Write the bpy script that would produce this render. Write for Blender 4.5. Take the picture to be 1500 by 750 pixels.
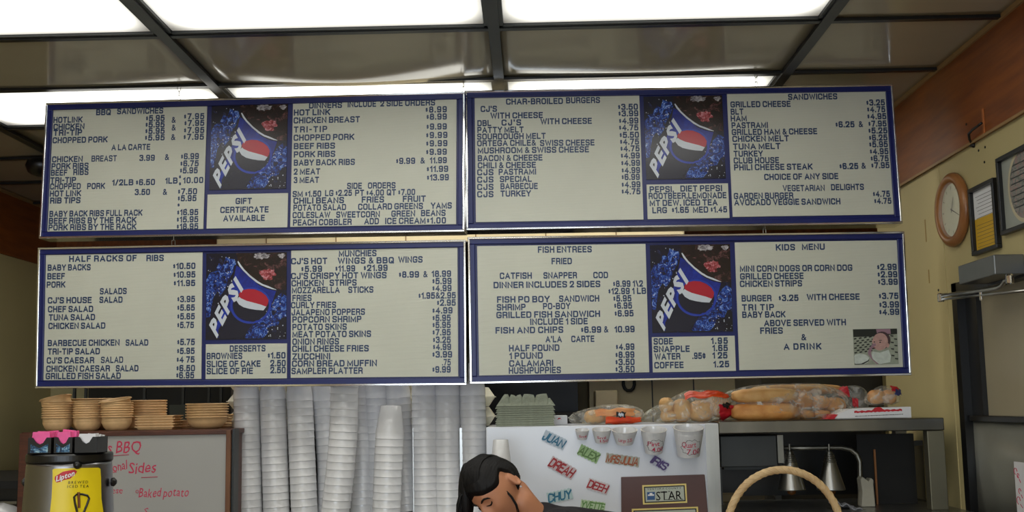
import bpy, bmesh, math, random
from mathutils import Vector, Matrix, Euler, noise
random.seed(7)
for o in list(bpy.data.objects): bpy.data.objects.remove(o)
S = bpy.context.scene
COL = S.collection
PI = math.pi

# ---------------------------------------------------------------- camera
CF, CP, CYAW, CR, CPY = 1547.0, .118, -.017, -.017, 411.6
EYE = Vector((0, 0, 1.5))
_F = Vector((math.sin(CYAW)*math.cos(CP), math.cos(CYAW)*math.cos(CP), math.sin(CP)))
_R = Vector((math.cos(CYAW), -math.sin(CYAW), 0))
_U = _R.cross(_F)
_R2 = _R*math.cos(CR)+_U*math.sin(CR)
_U2 = _U*math.cos(CR)-_R*math.sin(CR)
cam = bpy.data.cameras.new('camera'); co = bpy.data.objects.new('camera', cam); COL.objects.link(co)
cam.lens = 36*CF/1500; cam.sensor_width = 36; cam.shift_y = (CPY-375)/1500; cam.clip_start = .05
co.matrix_world = Matrix(((_R2.x, _U2.x, -_F.x, 0), (_R2.y, _U2.y, -_F.y, 0), (_R2.z, _U2.z, -_F.z, 1.5), (0, 0, 0, 1)))
S.camera = co
def ray(x, y): return _F+_R2*((x-750)/CF)-_U2*((y-CPY)/CF)
def P(x, y, Y): d = ray(x, y); return EYE+d*(Y/d.y)      # point of depth Y seen at a pixel: used to place real things
def PX(x, y, X): d = ray(x, y); return EYE+d*(X/d.x)

# ---------------------------------------------------------------- light
S.view_settings.view_transform = 'Standard'; S.view_settings.look = 'None'
S.view_settings.gamma = 1; S.view_settings.use_curve_mapping = False
S.view_settings.exposure = 0.2
w = bpy.data.worlds.new('world'); S.world = w; w.use_nodes = True
w.node_tree.nodes['Background'].inputs[0].default_value = (.75, .85, 1, 1)
w.node_tree.nodes['Background'].inputs[1].default_value = .25
LAMP = 4.2                 # brightness of the fluorescent diffusers
def area(name, loc, rot, sx, sy, power, col):
    l = bpy.data.lights.new(name, 'AREA'); l.shape = 'RECTANGLE'; l.size = sx; l.size_y = sy; l.energy = power; l.color = col
    o = bpy.data.objects.new(name, l); COL.objects.link(o); o.location = loc; o.rotation_euler = rot; return o
area('window_daylight', (-.7, -3.15, 1.45), (math.radians(90), 0, 0), 3.6, 1.7, 92, (.80, .90, 1.0))

# ---------------------------------------------------------------- materials
def lin(c):
    c = c/255
    return c/12.92 if c <= .04045 else ((c+.055)/1.055)**2.4
def rgb(*c): return tuple(lin(v) for v in c)+(1,)
def mat(name, col, rough=.5, metal=0, var=.06, scale=8, bump=0, bscale=60, stretch=(1, 1, 1), spec=.5, alpha=1, col2=None, coat=0, trans=0):
    m = bpy.data.materials.new(name); m.use_nodes = True; nt = m.node_tree; b = nt.nodes['Principled BSDF']
    b.inputs['Roughness'].default_value = rough; b.inputs['Metallic'].default_value = metal
    b.inputs['Specular IOR Level'].default_value = spec; b.inputs['Alpha'].default_value = alpha
    b.inputs['Coat Weight'].default_value = coat; b.inputs['Transmission Weight'].default_value = trans
    tc = nt.nodes.new('ShaderNodeTexCoord'); mp = nt.nodes.new('ShaderNodeMapping'); mp.inputs['Scale'].default_value = stretch
    nt.links.new(tc.outputs['Object'], mp.inputs[0])
    n = nt.nodes.new('ShaderNodeTexNoise'); n.inputs['Scale'].default_value = scale; n.inputs['Detail'].default_value = 5
    nt.links.new(mp.outputs[0], n.inputs[0])
    r = nt.nodes.new('ShaderNodeValToRGB'); r.color_ramp.elements[0].position = .3; r.color_ramp.elements[1].position = .7
    c = rgb(*col); c2 = rgb(*col2) if col2 else tuple(min(1, v*(1+var)) for v in c[:3])+(1,)
    c1 = c if col2 else tuple(v*(1-var) for v in c[:3])+(1,)
    r.color_ramp.elements[0].color = c1; r.color_ramp.elements[1].color = c2
    nt.links.new(n.outputs['Fac'], r.inputs[0]); nt.links.new(r.outputs[0], b.inputs['Base Color'])
    if bump:
        n2 = nt.nodes.new('ShaderNodeTexNoise'); n2.inputs['Scale'].default_value = bscale; nt.links.new(mp.outputs[0], n2.inputs[0])
        bp = nt.nodes.new('ShaderNodeBump'); bp.inputs['Strength'].default_value = bump; bp.inputs['Distance'].default_value = .01
        nt.links.new(n2.outputs['Fac'], bp.inputs['Height']); nt.links.new(bp.outputs[0], b.inputs['Normal'])
    return m
M = {}
M['cream'] = mat('cream_paint', (186, 172, 124), .55, var=.05, scale=1.5, bump=.05, bscale=150)
M['wood'] = mat('orange_wood', (146, 78, 20), .42, scale=5, bump=.05, bscale=30, stretch=(6, .7, 6), col2=(112, 56, 12))
M['woodtrim'] = mat('wood_trim', (150, 118, 74), .45)
M['darkwood'] = mat('dark_wood', (92, 48, 30), .4, scale=12, stretch=(1, 1, 8), col2=(66, 32, 20))
M['tile'] = mat('ceiling_tile_plastic', (172, 165, 143), .13, var=.05, scale=2, bump=.006, bscale=5, spec=.36)
M['grid'] = mat('black_ceiling_grid', (22, 22, 20), .35)
M['plenum'] = mat('plenum', (40, 38, 34), .9)
M['floor'] = mat('quarry_floor', (110, 62, 44), .5, scale=3)
M['navy'] = mat('navy_frame', (13, 26, 94), .36, var=.08, scale=6)
M['chrome'] = mat('chrome', (225, 225, 225), .12, 1, var=.03)
M['steel'] = mat('brushed_steel', (168, 168, 165), .3, 1, var=.08, scale=20, stretch=(1, 1, .1), bump=.02, bscale=120)
M['shelf_steel'] = mat('shelf_steel', (120, 118, 112), .24, 1, var=.25, scale=3, stretch=(2.2, 1, .1))
M['post_steel'] = mat('post_steel', (122, 118, 100), .5, .8, var=.1, scale=3)
M['urn_steel'] = mat('urn_steel', (138, 138, 142), .28, 1, var=.05)
M['steel_dull'] = mat('dull_steel', (140, 138, 130), .42, 1, var=.1, scale=4)
M['hood'] = mat('hood_metal', (246, 228, 184), .5, 0, var=.05)
M['enamel'] = mat('white_enamel', (216, 220, 230), .22, .0, var=.05, scale=3)
M['black'] = mat('black_plastic', (14, 14, 15), .35)
M['blackm'] = mat('black_matt', (18, 17, 16), .7)
M['darkgrey'] = mat('dark_grey_metal', (66, 68, 68), .4, .5)
M['foam'] = mat('white_foam', (214, 214, 216), .3, var=.02, scale=60, coat=.8)
M['foamcream'] = mat('cream_foam', (238, 230, 204), .6, var=.03)
M['pulp'] = mat('grey_pulp', (150, 156, 138), .9, var=.1, scale=50, bump=.35, bscale=200)
M['tan'] = mat('tan_basket', (222, 184, 134), .5, var=.08, scale=40)
M['paper'] = mat('white_paper', (225, 225, 228), .6, var=.01)
M['red'] = mat('red_ink', (190, 24, 40), .5)
M['marker'] = mat('red_marker', (196, 50, 84), .5)
M['bread'] = mat('bread_crust', (205, 150, 84), .6, scale=14, bump=.15, bscale=120, col2=(226, 184, 122))
M['breaddark'] = mat('toasted_crust', (186, 120, 56), .6, scale=14, bump=.15, bscale=120, col2=(214, 160, 92))
M['orange'] = mat('orange_print', (226, 84, 22), .35, scale=25, col2=(205, 50, 20))
M['yellow'] = mat('yellow_label', (232, 206, 18), .4, var=.03)
M['pink'] = mat('pink_packet', (238, 96, 160), .6, var=.08, scale=60)
M['skin'] = mat('skin', (192, 132, 98), .5, var=.06, scale=10)
M['hair'] = mat('black_hair', (10, 8, 9), .62, var=.3, scale=30, stretch=(1, 1, .15), bump=.3, bscale=90, spec=.3)
M['shirt'] = mat('black_shirt', (22, 18, 26), .85, var=.2, scale=40)
M['brown'] = mat('brown_plaque', (84, 54, 50), .4, var=.08, scale=12)
M['gold'] = mat('gold_line', (222, 200, 120), .35, var=.03)
M['wicker'] = mat('wicker', (196, 170, 126), .6, scale=30, col2=(170, 140, 98), stretch=(1, 1, 1), bump=.3, bscale=60)
M['oak'] = mat('oak_rim', (138, 88, 48), .35, scale=12, col2=(158, 106, 60))
M['dial'] = mat('clock_dial', (206, 208, 184), .3, var=.01)
M['counter'] = mat('laminate', (128, 120, 108), .4)
M['grooves'] = None
def groove_mat():      # cream letter board: horizontal letter tracks as a fine bump and painted groove shade
    m = mat('letter_board', (208, 210, 196), .38, var=.03, scale=4)
    nt = m.node_tree; b = nt.nodes['Principled BSDF']
    tc = nt.nodes.new('ShaderNodeTexCoord'); wv = nt.nodes.new('ShaderNodeTexWave'); wv.bands_direction = 'Z'; wv.inputs['Scale'].default_value = 62
    nt.links.new(tc.outputs['Object'], wv.inputs[0])
    bp = nt.nodes.new('ShaderNodeBump'); bp.inputs['Strength'].default_value = .25; bp.inputs['Distance'].default_value = .002
    nt.links.new(wv.outputs['Fac'], bp.inputs['Height']); nt.links.new(bp.outputs[0], b.inputs['Normal'])
    mx = nt.nodes.new('ShaderNodeMixRGB'); mx.blend_type = 'MULTIPLY'; mx.inputs[0].default_value = 1
    mr = nt.nodes.new('ShaderNodeMapRange'); mr.inputs['To Min'].default_value = .9; nt.links.new(wv.outputs['Fac'], mr.inputs['Value'])
    src = b.inputs['Base Color'].links[0].from_socket
    nt.links.new(src, mx.inputs[1]); nt.links.new(mr.outputs[0], mx.inputs[2]); nt.links.new(mx.outputs[0], b.inputs['Base Color'])
    return m
M['grooves'] = groove_mat()
M['ink'] = mat('navy_letter', (24, 54, 96), .4, var=.05)
def splash_mat(name, cols, scale, dist):
    m = bpy.data.materials.new(name); m.use_nodes = True; nt = m.node_tree; b = nt.nodes['Principled BSDF']; b.inputs['Roughness'].default_value = .25
    tc = nt.nodes.new('ShaderNodeTexCoord'); n = nt.nodes.new('ShaderNodeTexNoise'); n.inputs['Scale'].default_value = scale; n.inputs['Detail'].default_value = 6
    n.inputs['Roughness'].default_value = .75; n.inputs['Distortion'].default_value = dist
    nt.links.new(tc.outputs['Object'], n.inputs[0])
    r = nt.nodes.new('ShaderNodeValToRGB'); e = r.color_ramp.elements
    e[0].position = cols[0][0]; e[0].color = rgb(*cols[0][1]); e[1].position = cols[-1][0]; e[1].color = rgb(*cols[-1][1])
    for p, c in cols[1:-1]:
        k = e.new(p); k.color = rgb(*c)
    nt.links.new(n.outputs['Fac'], r.inputs[0]); nt.links.new(r.outputs[0], b.inputs['Base Color'])
    return m
M['splash'] = splash_mat('blue_water_splash', [(.42, (12, 14, 44)), (.50, (22, 44, 130)), (.57, (44, 96, 190)), (.68, (180, 206, 240))], 40, 1.9)
M['posterbg'] = splash_mat('dark_poster', [(.3, (8, 8, 20)), (.6, (20, 18, 44)), (.75, (60, 70, 120))], 30, .5)
M['cola'] = splash_mat('cola_and_ice', [(.36, (14, 8, 8)), (.55, (40, 22, 20)), (.68, (120, 80, 80))], 26, 1)
M['ice'] = splash_mat('red_ice', [(.35, (60, 20, 22)), (.5, (160, 60, 66)), (.65, (214, 160, 170))], 60, 1)
M['iceg'] = splash_mat('grey_ice', [(.35, (60, 56, 62)), (.5, (150, 146, 150)), (.65, (214, 210, 214))], 50, 1)
M['canblue'] = splash_mat('can_blue', [(.3, (16, 26, 90)), (.5, (22, 40, 140)), (.7, (30, 66, 186))], 8, .3)
M['candark'] = mat('can_shadow_print', (22, 22, 44), .25)
M['canred'] = mat('can_red', (176, 30, 50), .25)
M['silver'] = mat('silver_print', (205, 212, 222), .25)
def film_mat():
    m = bpy.data.materials.new('clear_film'); m.use_nodes = True; nt = m.node_tree; nt.nodes.remove(nt.nodes['Principled BSDF'])
    out = nt.nodes['Material Output']; tr = nt.nodes.new('ShaderNodeBsdfTransparent'); tr.inputs[0].default_value = (.93, .93, .9, 1)
    gl = nt.nodes.new('ShaderNodeBsdfPrincipled'); gl.inputs['Base Color'].default_value = (.75, .75, .7, 1); gl.inputs['Roughness'].default_value = .12
    tc = nt.nodes.new('ShaderNodeTexCoord'); n = nt.nodes.new('ShaderNodeTexNoise'); n.inputs['Scale'].default_value = 15; n.inputs['Detail'].default_value = 2; n.inputs['Distortion'].default_value = 1.6
    nt.links.new(tc.outputs['Object'], n.inputs[0])
    mr = nt.nodes.new('ShaderNodeMapRange'); mr.inputs['From Min'].default_value = .45; mr.inputs['From Max'].default_value = .72; mr.inputs['To Min'].default_value = .10; mr.inputs['To Max'].default_value = .6
    nt.links.new(n.outputs['Fac'], mr.inputs['Value'])
    bp = nt.nodes.new('ShaderNodeBump'); bp.inputs['Strength'].default_value = .9; bp.inputs['Distance'].default_value = .01
    nt.links.new(n.outputs['Fac'], bp.inputs['Height']); nt.links.new(bp.outputs[0], gl.inputs['Normal'])
    mx = nt.nodes.new('ShaderNodeMixShader'); nt.links.new(mr.outputs[0], mx.inputs[0]); nt.links.new(tr.outputs[0], mx.inputs[1]); nt.links.new(gl.outputs[0], mx.inputs[2])
    nt.links.new(mx.outputs[0], out.inputs[0]); return m
M['film'] = film_mat()
def emis(name, col, s):
    m = bpy.data.materials.new(name); m.use_nodes = True; b = m.node_tree.nodes['Principled BSDF']
    b.inputs['Base Color'].default_value = (.8, .8, .75, 1); b.inputs['Emission Color'].default_value = col; b.inputs['Emission Strength'].default_value = s
    return m
def lamp_mat():       # the diffuser glows less towards its rim, where no tube lies behind it
    m = emis('lit_diffuser', (1, .985, .90, 1), LAMP); nt = m.node_tree; b = nt.nodes['Principled BSDF']
    tc = nt.nodes.new('ShaderNodeTexCoord'); sp = nt.nodes.new('ShaderNodeSeparateXYZ'); nt.links.new(tc.outputs['Object'], sp.inputs[0]); last = None
    for ax, half, soft in (('X', .574, .12), ('Y', .271, .17)):
        ab = nt.nodes.new('ShaderNodeMath'); ab.operation = 'ABSOLUTE'; nt.links.new(sp.outputs[ax], ab.inputs[0])
        mr = nt.nodes.new('ShaderNodeMapRange'); mr.interpolation_type = 'SMOOTHSTEP'; mr.inputs['From Min'].default_value = half-soft; mr.inputs['From Max'].default_value = half+.01
        mr.inputs['To Min'].default_value = 1; mr.inputs['To Max'].default_value = .12; nt.links.new(ab.outputs[0], mr.inputs['Value'])
        if last is None: last = mr
        else:
            mu = nt.nodes.new('ShaderNodeMath'); mu.operation = 'MULTIPLY'; nt.links.new(last.outputs[0], mu.inputs[0]); nt.links.new(mr.outputs[0], mu.inputs[1]); last = mu
    m2 = nt.nodes.new('ShaderNodeMath'); m2.operation = 'MULTIPLY'; m2.inputs[1].default_value = LAMP; nt.links.new(last.outputs[0], m2.inputs[0]); nt.links.new(m2.outputs[0], b.inputs['Emission Strength'])
    return m
M['lamp'] = lamp_mat()
M['glass'] = mat('clock_glass', (255, 255, 255), .03, alpha=.12, var=0)
M['tint'] = mat('dark_glass', (20, 20, 20), .08, alpha=.55, var=0)

# ---------------------------------------------------------------- mesh helpers
def bx(bm, x0, x1, y0, y1, z0, z1):
    v = [bm.verts.new(p) for p in ((x0, y0, z0), (x1, y0, z0), (x1, y1, z0), (x0, y1, z0), (x0, y0, z1), (x1, y0, z1), (x1, y1, z1), (x0, y1, z1))]
    for f in ((0, 3, 2, 1), (4, 5, 6, 7), (0, 1, 5, 4), (1, 2, 6, 5), (2, 3, 7, 6), (3, 0, 4, 7)): bm.faces.new([v[i] for i in f])
def box(*a):
    bm = bmesh.new(); bx(bm, *a); return bm
def lathe(bm, prof, n=24, c=(0, 0, 0), M4=None):
    rings = []
    for r, z in prof:
        ring = []
        for i in range(n):
            a = 2*PI*i/n; p = Vector((c[0]+r*math.cos(a), c[1]+r*math.sin(a), c[2]+z))
            if M4: p = M4 @ p
            ring.append(bm.verts.new(p))
        rings.append(ring)
    for a, b in zip(rings, rings[1:]):
        for i in range(n): bm.faces.new((a[i], a[(i+1) % n], b[(i+1) % n], b[i]))
    if prof[0][0] > 1e-6: bm.faces.new(rings[0][::-1])
    if prof[-1][0] > 1e-6: bm.faces.new(rings[-1])
    return bm
def tube(bm, pts, r, n=8, caps=True):
    pts = [Vector(p) for p in pts]; rr = r if isinstance(r, (list, tuple)) else [r]*len(pts)
    up = Vector((0, 0, 1)); rings = []; u = None
    for i, p in enumerate(pts):
        t = (pts[min(i+1, len(pts)-1)]-pts[max(i-1, 0)]).normalized()
        if u is None:
            u = t.cross(up if abs(t.z) < .9 else Vector((1, 0, 0))).normalized()
        u = (u-t*u.dot(t)).normalized(); v = t.cross(u)
        rings.append([bm.verts.new(p+(u*math.cos(2*PI*k/n)+v*math.sin(2*PI*k/n))*rr[i]) for k in range(n)])
    for a, b in zip(rings, rings[1:]):
        for k in range(n): bm.faces.new((a[k], a[(k+1) % n], b[(k+1) % n], b[k]))
    if caps: bm.faces.new(rings[0][::-1]); bm.faces.new(rings[-1])
    return bm
def poly(bm, pts, y0, y1=None, plane='xz'):
    """flat polygon in the x-z plane at y0, with thickness to y1"""
    f = [bm.verts.new((p[0], y0, p[1])) for p in pts]; face = bm.faces.new(f)
    if y1 is not None:
        g = [bm.verts.new((p[0], y1, p[1])) for p in pts]; bm.faces.new(g[::-1])
        n = len(pts)
        for i in range(n): bm.faces.new((f[i], f[(i+1) % n], g[(i+1) % n], g[i]))
    return face
def obj(name, bm, m=None, parent=None, smooth=False, bevel=0, seg=2):
    if isinstance(bm, bpy.types.Mesh): me = bm
    else:
        bmesh.ops.recalc_face_normals(bm, faces=bm.faces[:]); me = bpy.data.meshes.new(name); bm.to_mesh(me); bm.free()
    if m is not None and not len(me.materials): me.materials.append(M[m] if isinstance(m, str) else m)
    if smooth: me.polygons.foreach_set('use_smooth', [True]*len(me.polygons))
    o = bpy.data.objects.new(name, me); COL.objects.link(o)
    if parent is not None: o.parent = parent
    if bevel:
        b = o.modifiers.new('bevel', 'BEVEL'); b.width = bevel; b.segments = seg; b.limit_method = 'ANGLE'
    return o
def tag(o, label, cat, group=None, kind=None):
    o['label'] = label; o['category'] = cat
    if group: o['group'] = group
    if kind: o['kind'] = kind
    return o
def thing(name, label, cat, loc=(0, 0, 0), rot=(0, 0, 0), group=None):
    o = bpy.data.objects.new(name, None); COL.objects.link(o); o.location = loc; o.rotation_euler = rot; o.empty_display_size = .05
    return tag(o, label, cat, group)
def struct(name, bm, m, parent=None, **k):
    o = obj(name, bm, m, parent, **k)
    if parent is None: o['kind'] = 'structure'
    return o
def dup(o, loc=None, rot=None, label=None, parent=None):
    c = o.copy(); COL.objects.link(c)
    if parent is not None: c.parent = parent
    if loc is not None: c.location = loc
    if rot is not None: c.rotation_euler = rot
    if label: c['label'] = label
    for ch in list(o.children): dup(ch, parent=c)
    return c

def nth(k):
    return ['topmost', 'second', 'third', 'fourth', 'fifth', 'sixth', 'seventh', 'eighth', 'ninth', 'tenth', 'eleventh', 'twelfth', 'thirteenth', 'fourteenth', 'fifteenth', 'sixteenth', 'seventeenth', 'eighteenth', 'nineteenth', 'twentieth', 'twenty-first', 'twenty-second'][k]
# ---------------------------------------------------------------- lettering
# plain block capitals (menu letters): centre lines in a unit box, drawn with a constant stroke
BLK = {}
def _def(ch, w, *st): BLK[ch] = (w, st)
R_ = .26
_def('A', .68, (0, [(0, 0), (.5, 1), (1, 0)]), (0, [(.2, .3), (.8, .3)])); _def('B', .58, (.2, [(0, 1), (.95, 1), (.95, .53), (0, .53)]), (.22, [(0, .53), (1, .53), (1, 0), (0, 0)]), (0, [(0, 0), (0, 1)]))
_def('C', .6, (R_, [(1, .76), (1, 1), (0, 1), (0, 0), (1, 0), (1, .24)])); _def('D', .6, (.3, [(0, 1), (1, 1), (1, 0), (0, 0)]), (0, [(0, 0), (0, 1)]))
_def('E', .5, (0, [(1, 1), (0, 1), (0, 0), (1, 0)]), (0, [(0, .52), (.9, .52)])); _def('F', .48, (0, [(1, 1), (0, 1), (0, 0)]), (0, [(0, .52), (.85, .52)]))
_def('G', .62, (R_, [(1, .82), (1, 1), (0, 1), (0, 0), (1, 0), (1, .45)]), (0, [(1, .45), (.55, .45)])); _def('H', .58, (0, [(0, 0), (0, 1)]), (0, [(1, 0), (1, 1)]), (0, [(0, .52), (1, .52)]))
_def('I', .0, (0, [(0, 0), (0, 1)])); _def('J', .46, (R_, [(1, 1), (1, 0), (0, 0), (0, .32)])); _def('K', .6, (0, [(0, 0), (0, 1)]), (0, [(1, 1), (.02, .38)]), (0, [(.35, .6), (1, 0)]))
_def('L', .48, (0, [(0, 1), (0, 0), (1, 0)])); _def('M', .74, (0, [(0, 0), (0, 1), (.5, .12), (1, 1), (1, 0)])); _def('N', .6, (0, [(0, 0), (0, 1), (1, 0), (1, 1)]))
_def('O', .62, (.3, [(.5, 1), (1, 1), (1, 0), (0, 0), (0, 1), (.5, 1)])); _def('P', .56, (.24, [(0, 1), (1, 1), (1, .46), (0, .46)]), (0, [(0, 0), (0, 1)])); _def('Q', .62, (.3, [(.5, 1), (1, 1), (1, 0), (0, 0), (0, 1), (.5, 1)]), (0, [(.6, .28), (1.02, -.02)]))
_def('R', .58, (.24, [(0, 1), (1, 1), (1, .48), (0, .48)]), (0, [(0, 0), (0, 1)]), (.12, [(.7, .46), (.95, .4), (1, 0)])); _def('S', .56, (.2, [(1, .84), (1, 1), (0, 1), (0, .56), (1, .46), (1, 0), (0, 0), (0, .16)]))
_def('T', .56, (0, [(0, 1), (1, 1)]), (0, [(.5, 0), (.5, 1)])); _def('U', .6, (R_, [(0, 1), (0, 0), (1, 0), (1, 1)])); _def('V', .64, (0, [(0, 1), (.5, 0), (1, 1)])); _def('W', .92, (0, [(0, 1), (.25, 0), (.5, .92), (.75, 0), (1, 1)]))
_def('X', .6, (0, [(0, 0), (1, 1)]), (0, [(0, 1), (1, 0)])); _def('Y', .62, (0, [(0, 1), (.5, .46), (1, 1)]), (0, [(.5, 0), (.5, .46)])); _def('Z', .56, (0, [(0, 1), (1, 1), (0, 0), (1, 0)]))
_def('0', .48, (.24, [(.5, 1), (1, 1), (1, 0), (0, 0), (0, 1), (.5, 1)])); _def('1', .2, (0, [(0, .76), (1, 1), (1, 0)])); _def('2', .48, (.18, [(0, .72), (0, 1), (1, 1), (1, .56), (0, 0), (.02, 0)]), (0, [(0, 0), (1, 0)]))
_def('3', .48, (.18, [(0, .86), (0, 1), (.95, 1), (.95, .54), (.45, .54)]), (.2, [(.45, .54), (1, .54), (1, 0), (0, 0), (0, .14)])); _def('4', .52, (0, [(.72, 0), (.72, 1), (0, .3), (1, .3)]))
_def('5', .48, (0, [(.95, 1), (.12, 1), (.05, .5)]), (.2, [(.05, .5), (.3, .62), (1, .62), (1, 0), (0, 0), (0, .14)])); _def('6', .48, (.2, [(.95, .88), (.95, 1), (0, 1), (0, 0), (1, 0), (1, .55), (.1, .55)]))
_def('7', .48, (0, [(0, 1), (1, 1), (.35, 0)])); _def('8', .48, (.2, [(.5, 1), (.94, 1), (.94, .53), (.06, .53), (.06, 1), (.5, 1)]), (.2, [(.5, .53), (1, .53), (1, 0), (0, 0), (0, .53), (.5, .53)]))
_def('9', .48, (.2, [(.05, .12), (.05, 0), (1, 0), (1, 1), (0, 1), (0, .45), (.9, .45)])); _def('$', .2, (.1, [(1, .66), (1, .72), (0, .72), (0, .5), (1, .46), (1, .22), (0, .22), (0, .28)]), (0, [(.5, .12), (.5, .82)]))
_def('&', .56, (.1, [(1.05, 0), (.15, .72), (.2, 1), (.65, 1), (.7, .74), (0, .34), (.02, 0), (.6, 0), (1, .42)])); _def('.', 0, (0, [(0, 0), (0, .02)])); _def(',', 0, (0, [(0, -.08), (0, .05)])); _def('-', .2, (0, [(0, .45), (1, .45)]))
_def("'", 0, (0, [(0, .8), (0, 1)])); _def('/', .3, (0, [(0, 0), (1, 1)])); _def('\\', .3, (0, [(0, 1), (1, 0)])); _def(':', 0, (0, [(0, .1), (0, .12)]), (0, [(0, .6), (0, .62)])); _def('\u00a2', .4, (.2, [(1, .6), (1, .8), (0, .8), (0, .15), (1, .15), (1, .35)]), (0, [(.5, 0), (.5, .95)]))
def roundpoly(pts, r):
    if not r: return [Vector(p) for p in pts]
    P_ = [Vector(p) for p in pts]; out = [P_[0]]
    for a, b, c in zip(P_, P_[1:], P_[2:]):
        u, v = (a-b), (c-b); ru = min(r, u.length*.5); rv = min(r, v.length*.5); s_, e_ = b+u.normalized()*ru, b+v.normalized()*rv
        for t in (0, .33, .67, 1): out.append(s_*(1-t)**2+b*2*t*(1-t)+e_*t*t)
    out.append(P_[-1]); return out
def blk_layout(text, t, gap, space):
    out = []; x = 0
    for ch in text:
        if ch == ' ': x += space; continue
        w_ = BLK[ch][0]+t; out.append((ch, x)); x += w_+gap
    return out, x-gap
def block(bm, text, fn, t=.2, gap=.12, space=.3):
    """block capitals; fn(u, v) maps 0..1 along the text and 0..1 of cap height to a point"""
    out, W_ = blk_layout(text, t, gap, space)
    layer = 0
    for ch, x0 in out:
        w_, strokes = BLK[ch]; tt = t*.6 if ch == '$' else t*.8 if ch in '$&\u00a2' else t
        for r, pts in strokes:
            layer += 1
            q = [Vector((x0+t/2+p.x*w_, t/2+p.y*(1-t))) for p in roundpoly([Vector((p[0], p[1])) for p in pts], r) ]
            if len(q) < 2: continue
            k = [q[0]]
            for p in q[1:]:
                if (p-k[-1]).length > 1e-4: k.append(p)
            q = k; closed = (q[0]-q[-1]).length < 1e-3
            if not closed:
                q[0] = q[0]-(q[1]-q[0]).normalized()*tt/2; q[-1] = q[-1]+(q[-1]-q[-2]).normalized()*tt/2
            L_, N_ = [], len(q)
            for i, p in enumerate(q):
                a = q[i-1] if i else (q[-2] if closed else p); b = q[i+1] if i < N_-1 else (q[1] if closed else p)
                d1 = (p-a).normalized() if (p-a).length > 0 else (b-p).normalized(); d2 = (b-p).normalized() if (b-p).length > 0 else d1
                n1, n2 = Vector((-d1.y, d1.x)), Vector((-d2.y, d2.x)); m_ = (n1+n2); m_ = m_/max(.25, m_.length_squared)*2 if m_.length > .2 else n1
                if m_.length > 1.9: m_ = m_.normalized()*1.9
                L_.append((p+m_*tt/2, p-m_*tt/2))
            V_ = [[bm.verts.new(fn(min(1.05, max(-.05, c.x/W_)), min(1.06, max(-.12, c.y)), (layer % 7)*4e-5)) for c in pr] for pr in L_]
            for a, b in zip(V_, V_[1:]):
                try: bm.faces.new((a[0], b[0], b[1], a[1]))
                except ValueError: pass
    return W_
CHARS = "ABCDEFGHIJKLMNOPQRSTUVWXYZabcdefghijklmnopqrstuvwxyz0123456789$&.,-'/\\:\u00a2"
GL = {}
def load_glyphs():
    tmp = []
    for style, off in (('bold', .028), ('thin', .004), ('heavy', .05)):
        for ch in CHARS:
            cu = bpy.data.curves.new('g', 'FONT'); cu.body = ch; cu.size = 1; cu.offset = off; cu.extrude = .012; cu.resolution_u = 2
            o = bpy.data.objects.new('g', cu); COL.objects.link(o); tmp.append((style, ch, o, cu))
    bpy.context.view_layer.update(); dg = bpy.context.evaluated_depsgraph_get()
    for style, ch, o, cu in tmp:
        me = bpy.data.meshes.new_from_object(o.evaluated_get(dg))
        vs = [tuple(v.co) for v in me.vertices]; fs = [tuple(p.vertices) for p in me.polygons]
        GL[style, ch] = (vs, fs, min(v[0] for v in vs), max(v[0] for v in vs))
        bpy.data.meshes.remove(me)
    for s, c, o, cu in tmp: bpy.data.objects.remove(o); bpy.data.curves.remove(cu)
load_glyphs()
CAP = max(v[1] for v in GL['bold', 'H'][0])
def layout(text, style='bold', gap=.13, space=.34):
    """list of (glyph, x offset), total width, for a cap height of 1"""
    out = []; x = 0
    for ch in text:
        if ch == ' ': x += space; continue
        vs, fs, a, b = GL[style, ch]
        out.append((ch, x-a/CAP)); x += (b-a)/CAP+gap
    return out, x-gap
def letters(bm, text, fn, style='bold', gap=.13, space=.34):
    """fn(u, v, d) maps 0..1 along the text, 0..1 of cap height and the depth to a point"""
    out, w = layout(text, style, gap, space)
    for ch, x in out:
        vs, fs, a, b = GL[style, ch]
        nv = [bm.verts.new(fn((x+v[0]/CAP)/w, v[1]/CAP, v[2]/CAP)) for v in vs]
        for f in fs:
            try: bm.faces.new([nv[i] for i in f])
            except ValueError: pass
    return w

# ---------------------------------------------------------------- room shell
ZC = 2.888; XR = 1.759; XL = -3.29; YB = 7.2; YF = -3.2; GX = -.115; GY = 3.762; ZW = 2.496
struct('floor', box(XL-.1, 2.7, YF-.1, YB+.1, -.1, 0), 'floor')
ceil = struct('ceiling', box(XL-.1, 2.7, YF-.1, YB+.1, ZC+.16, ZC+.26), 'plenum')
yd1 = PX(1395, 430, XR).y; zd = PX(1394, 416, XR).z; yd0 = yd1-.98
bm = bmesh.new(); YJ = 5.3
bx(bm, XR, XR+.16, yd1, YJ, 0, ZC+.16); bx(bm, XR, XR+.16, yd0, yd1, zd, ZC+.16); bx(bm, XR, XR+.16, YF, yd0, 0, ZC+.16)
wr = struct('wall_right', bm, 'cream')
struct('wall_alcove', box(2.5, 2.6, YJ-.1, YB, 0, ZC+.16), 'cream')
struct('wall_alcove_front', box(XR+.16, 2.6, YJ-.1, YJ, 0, ZC+.16), 'cream')
struct('wall_left', box(XL-.1, XL, YF, YB, 0, ZC+.16), 'cream')
struct('wall_back', box(XL-.1, 2.6, YB, YB+.1, 0, ZC+.16), 'cream')
bm = bmesh.new()
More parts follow.
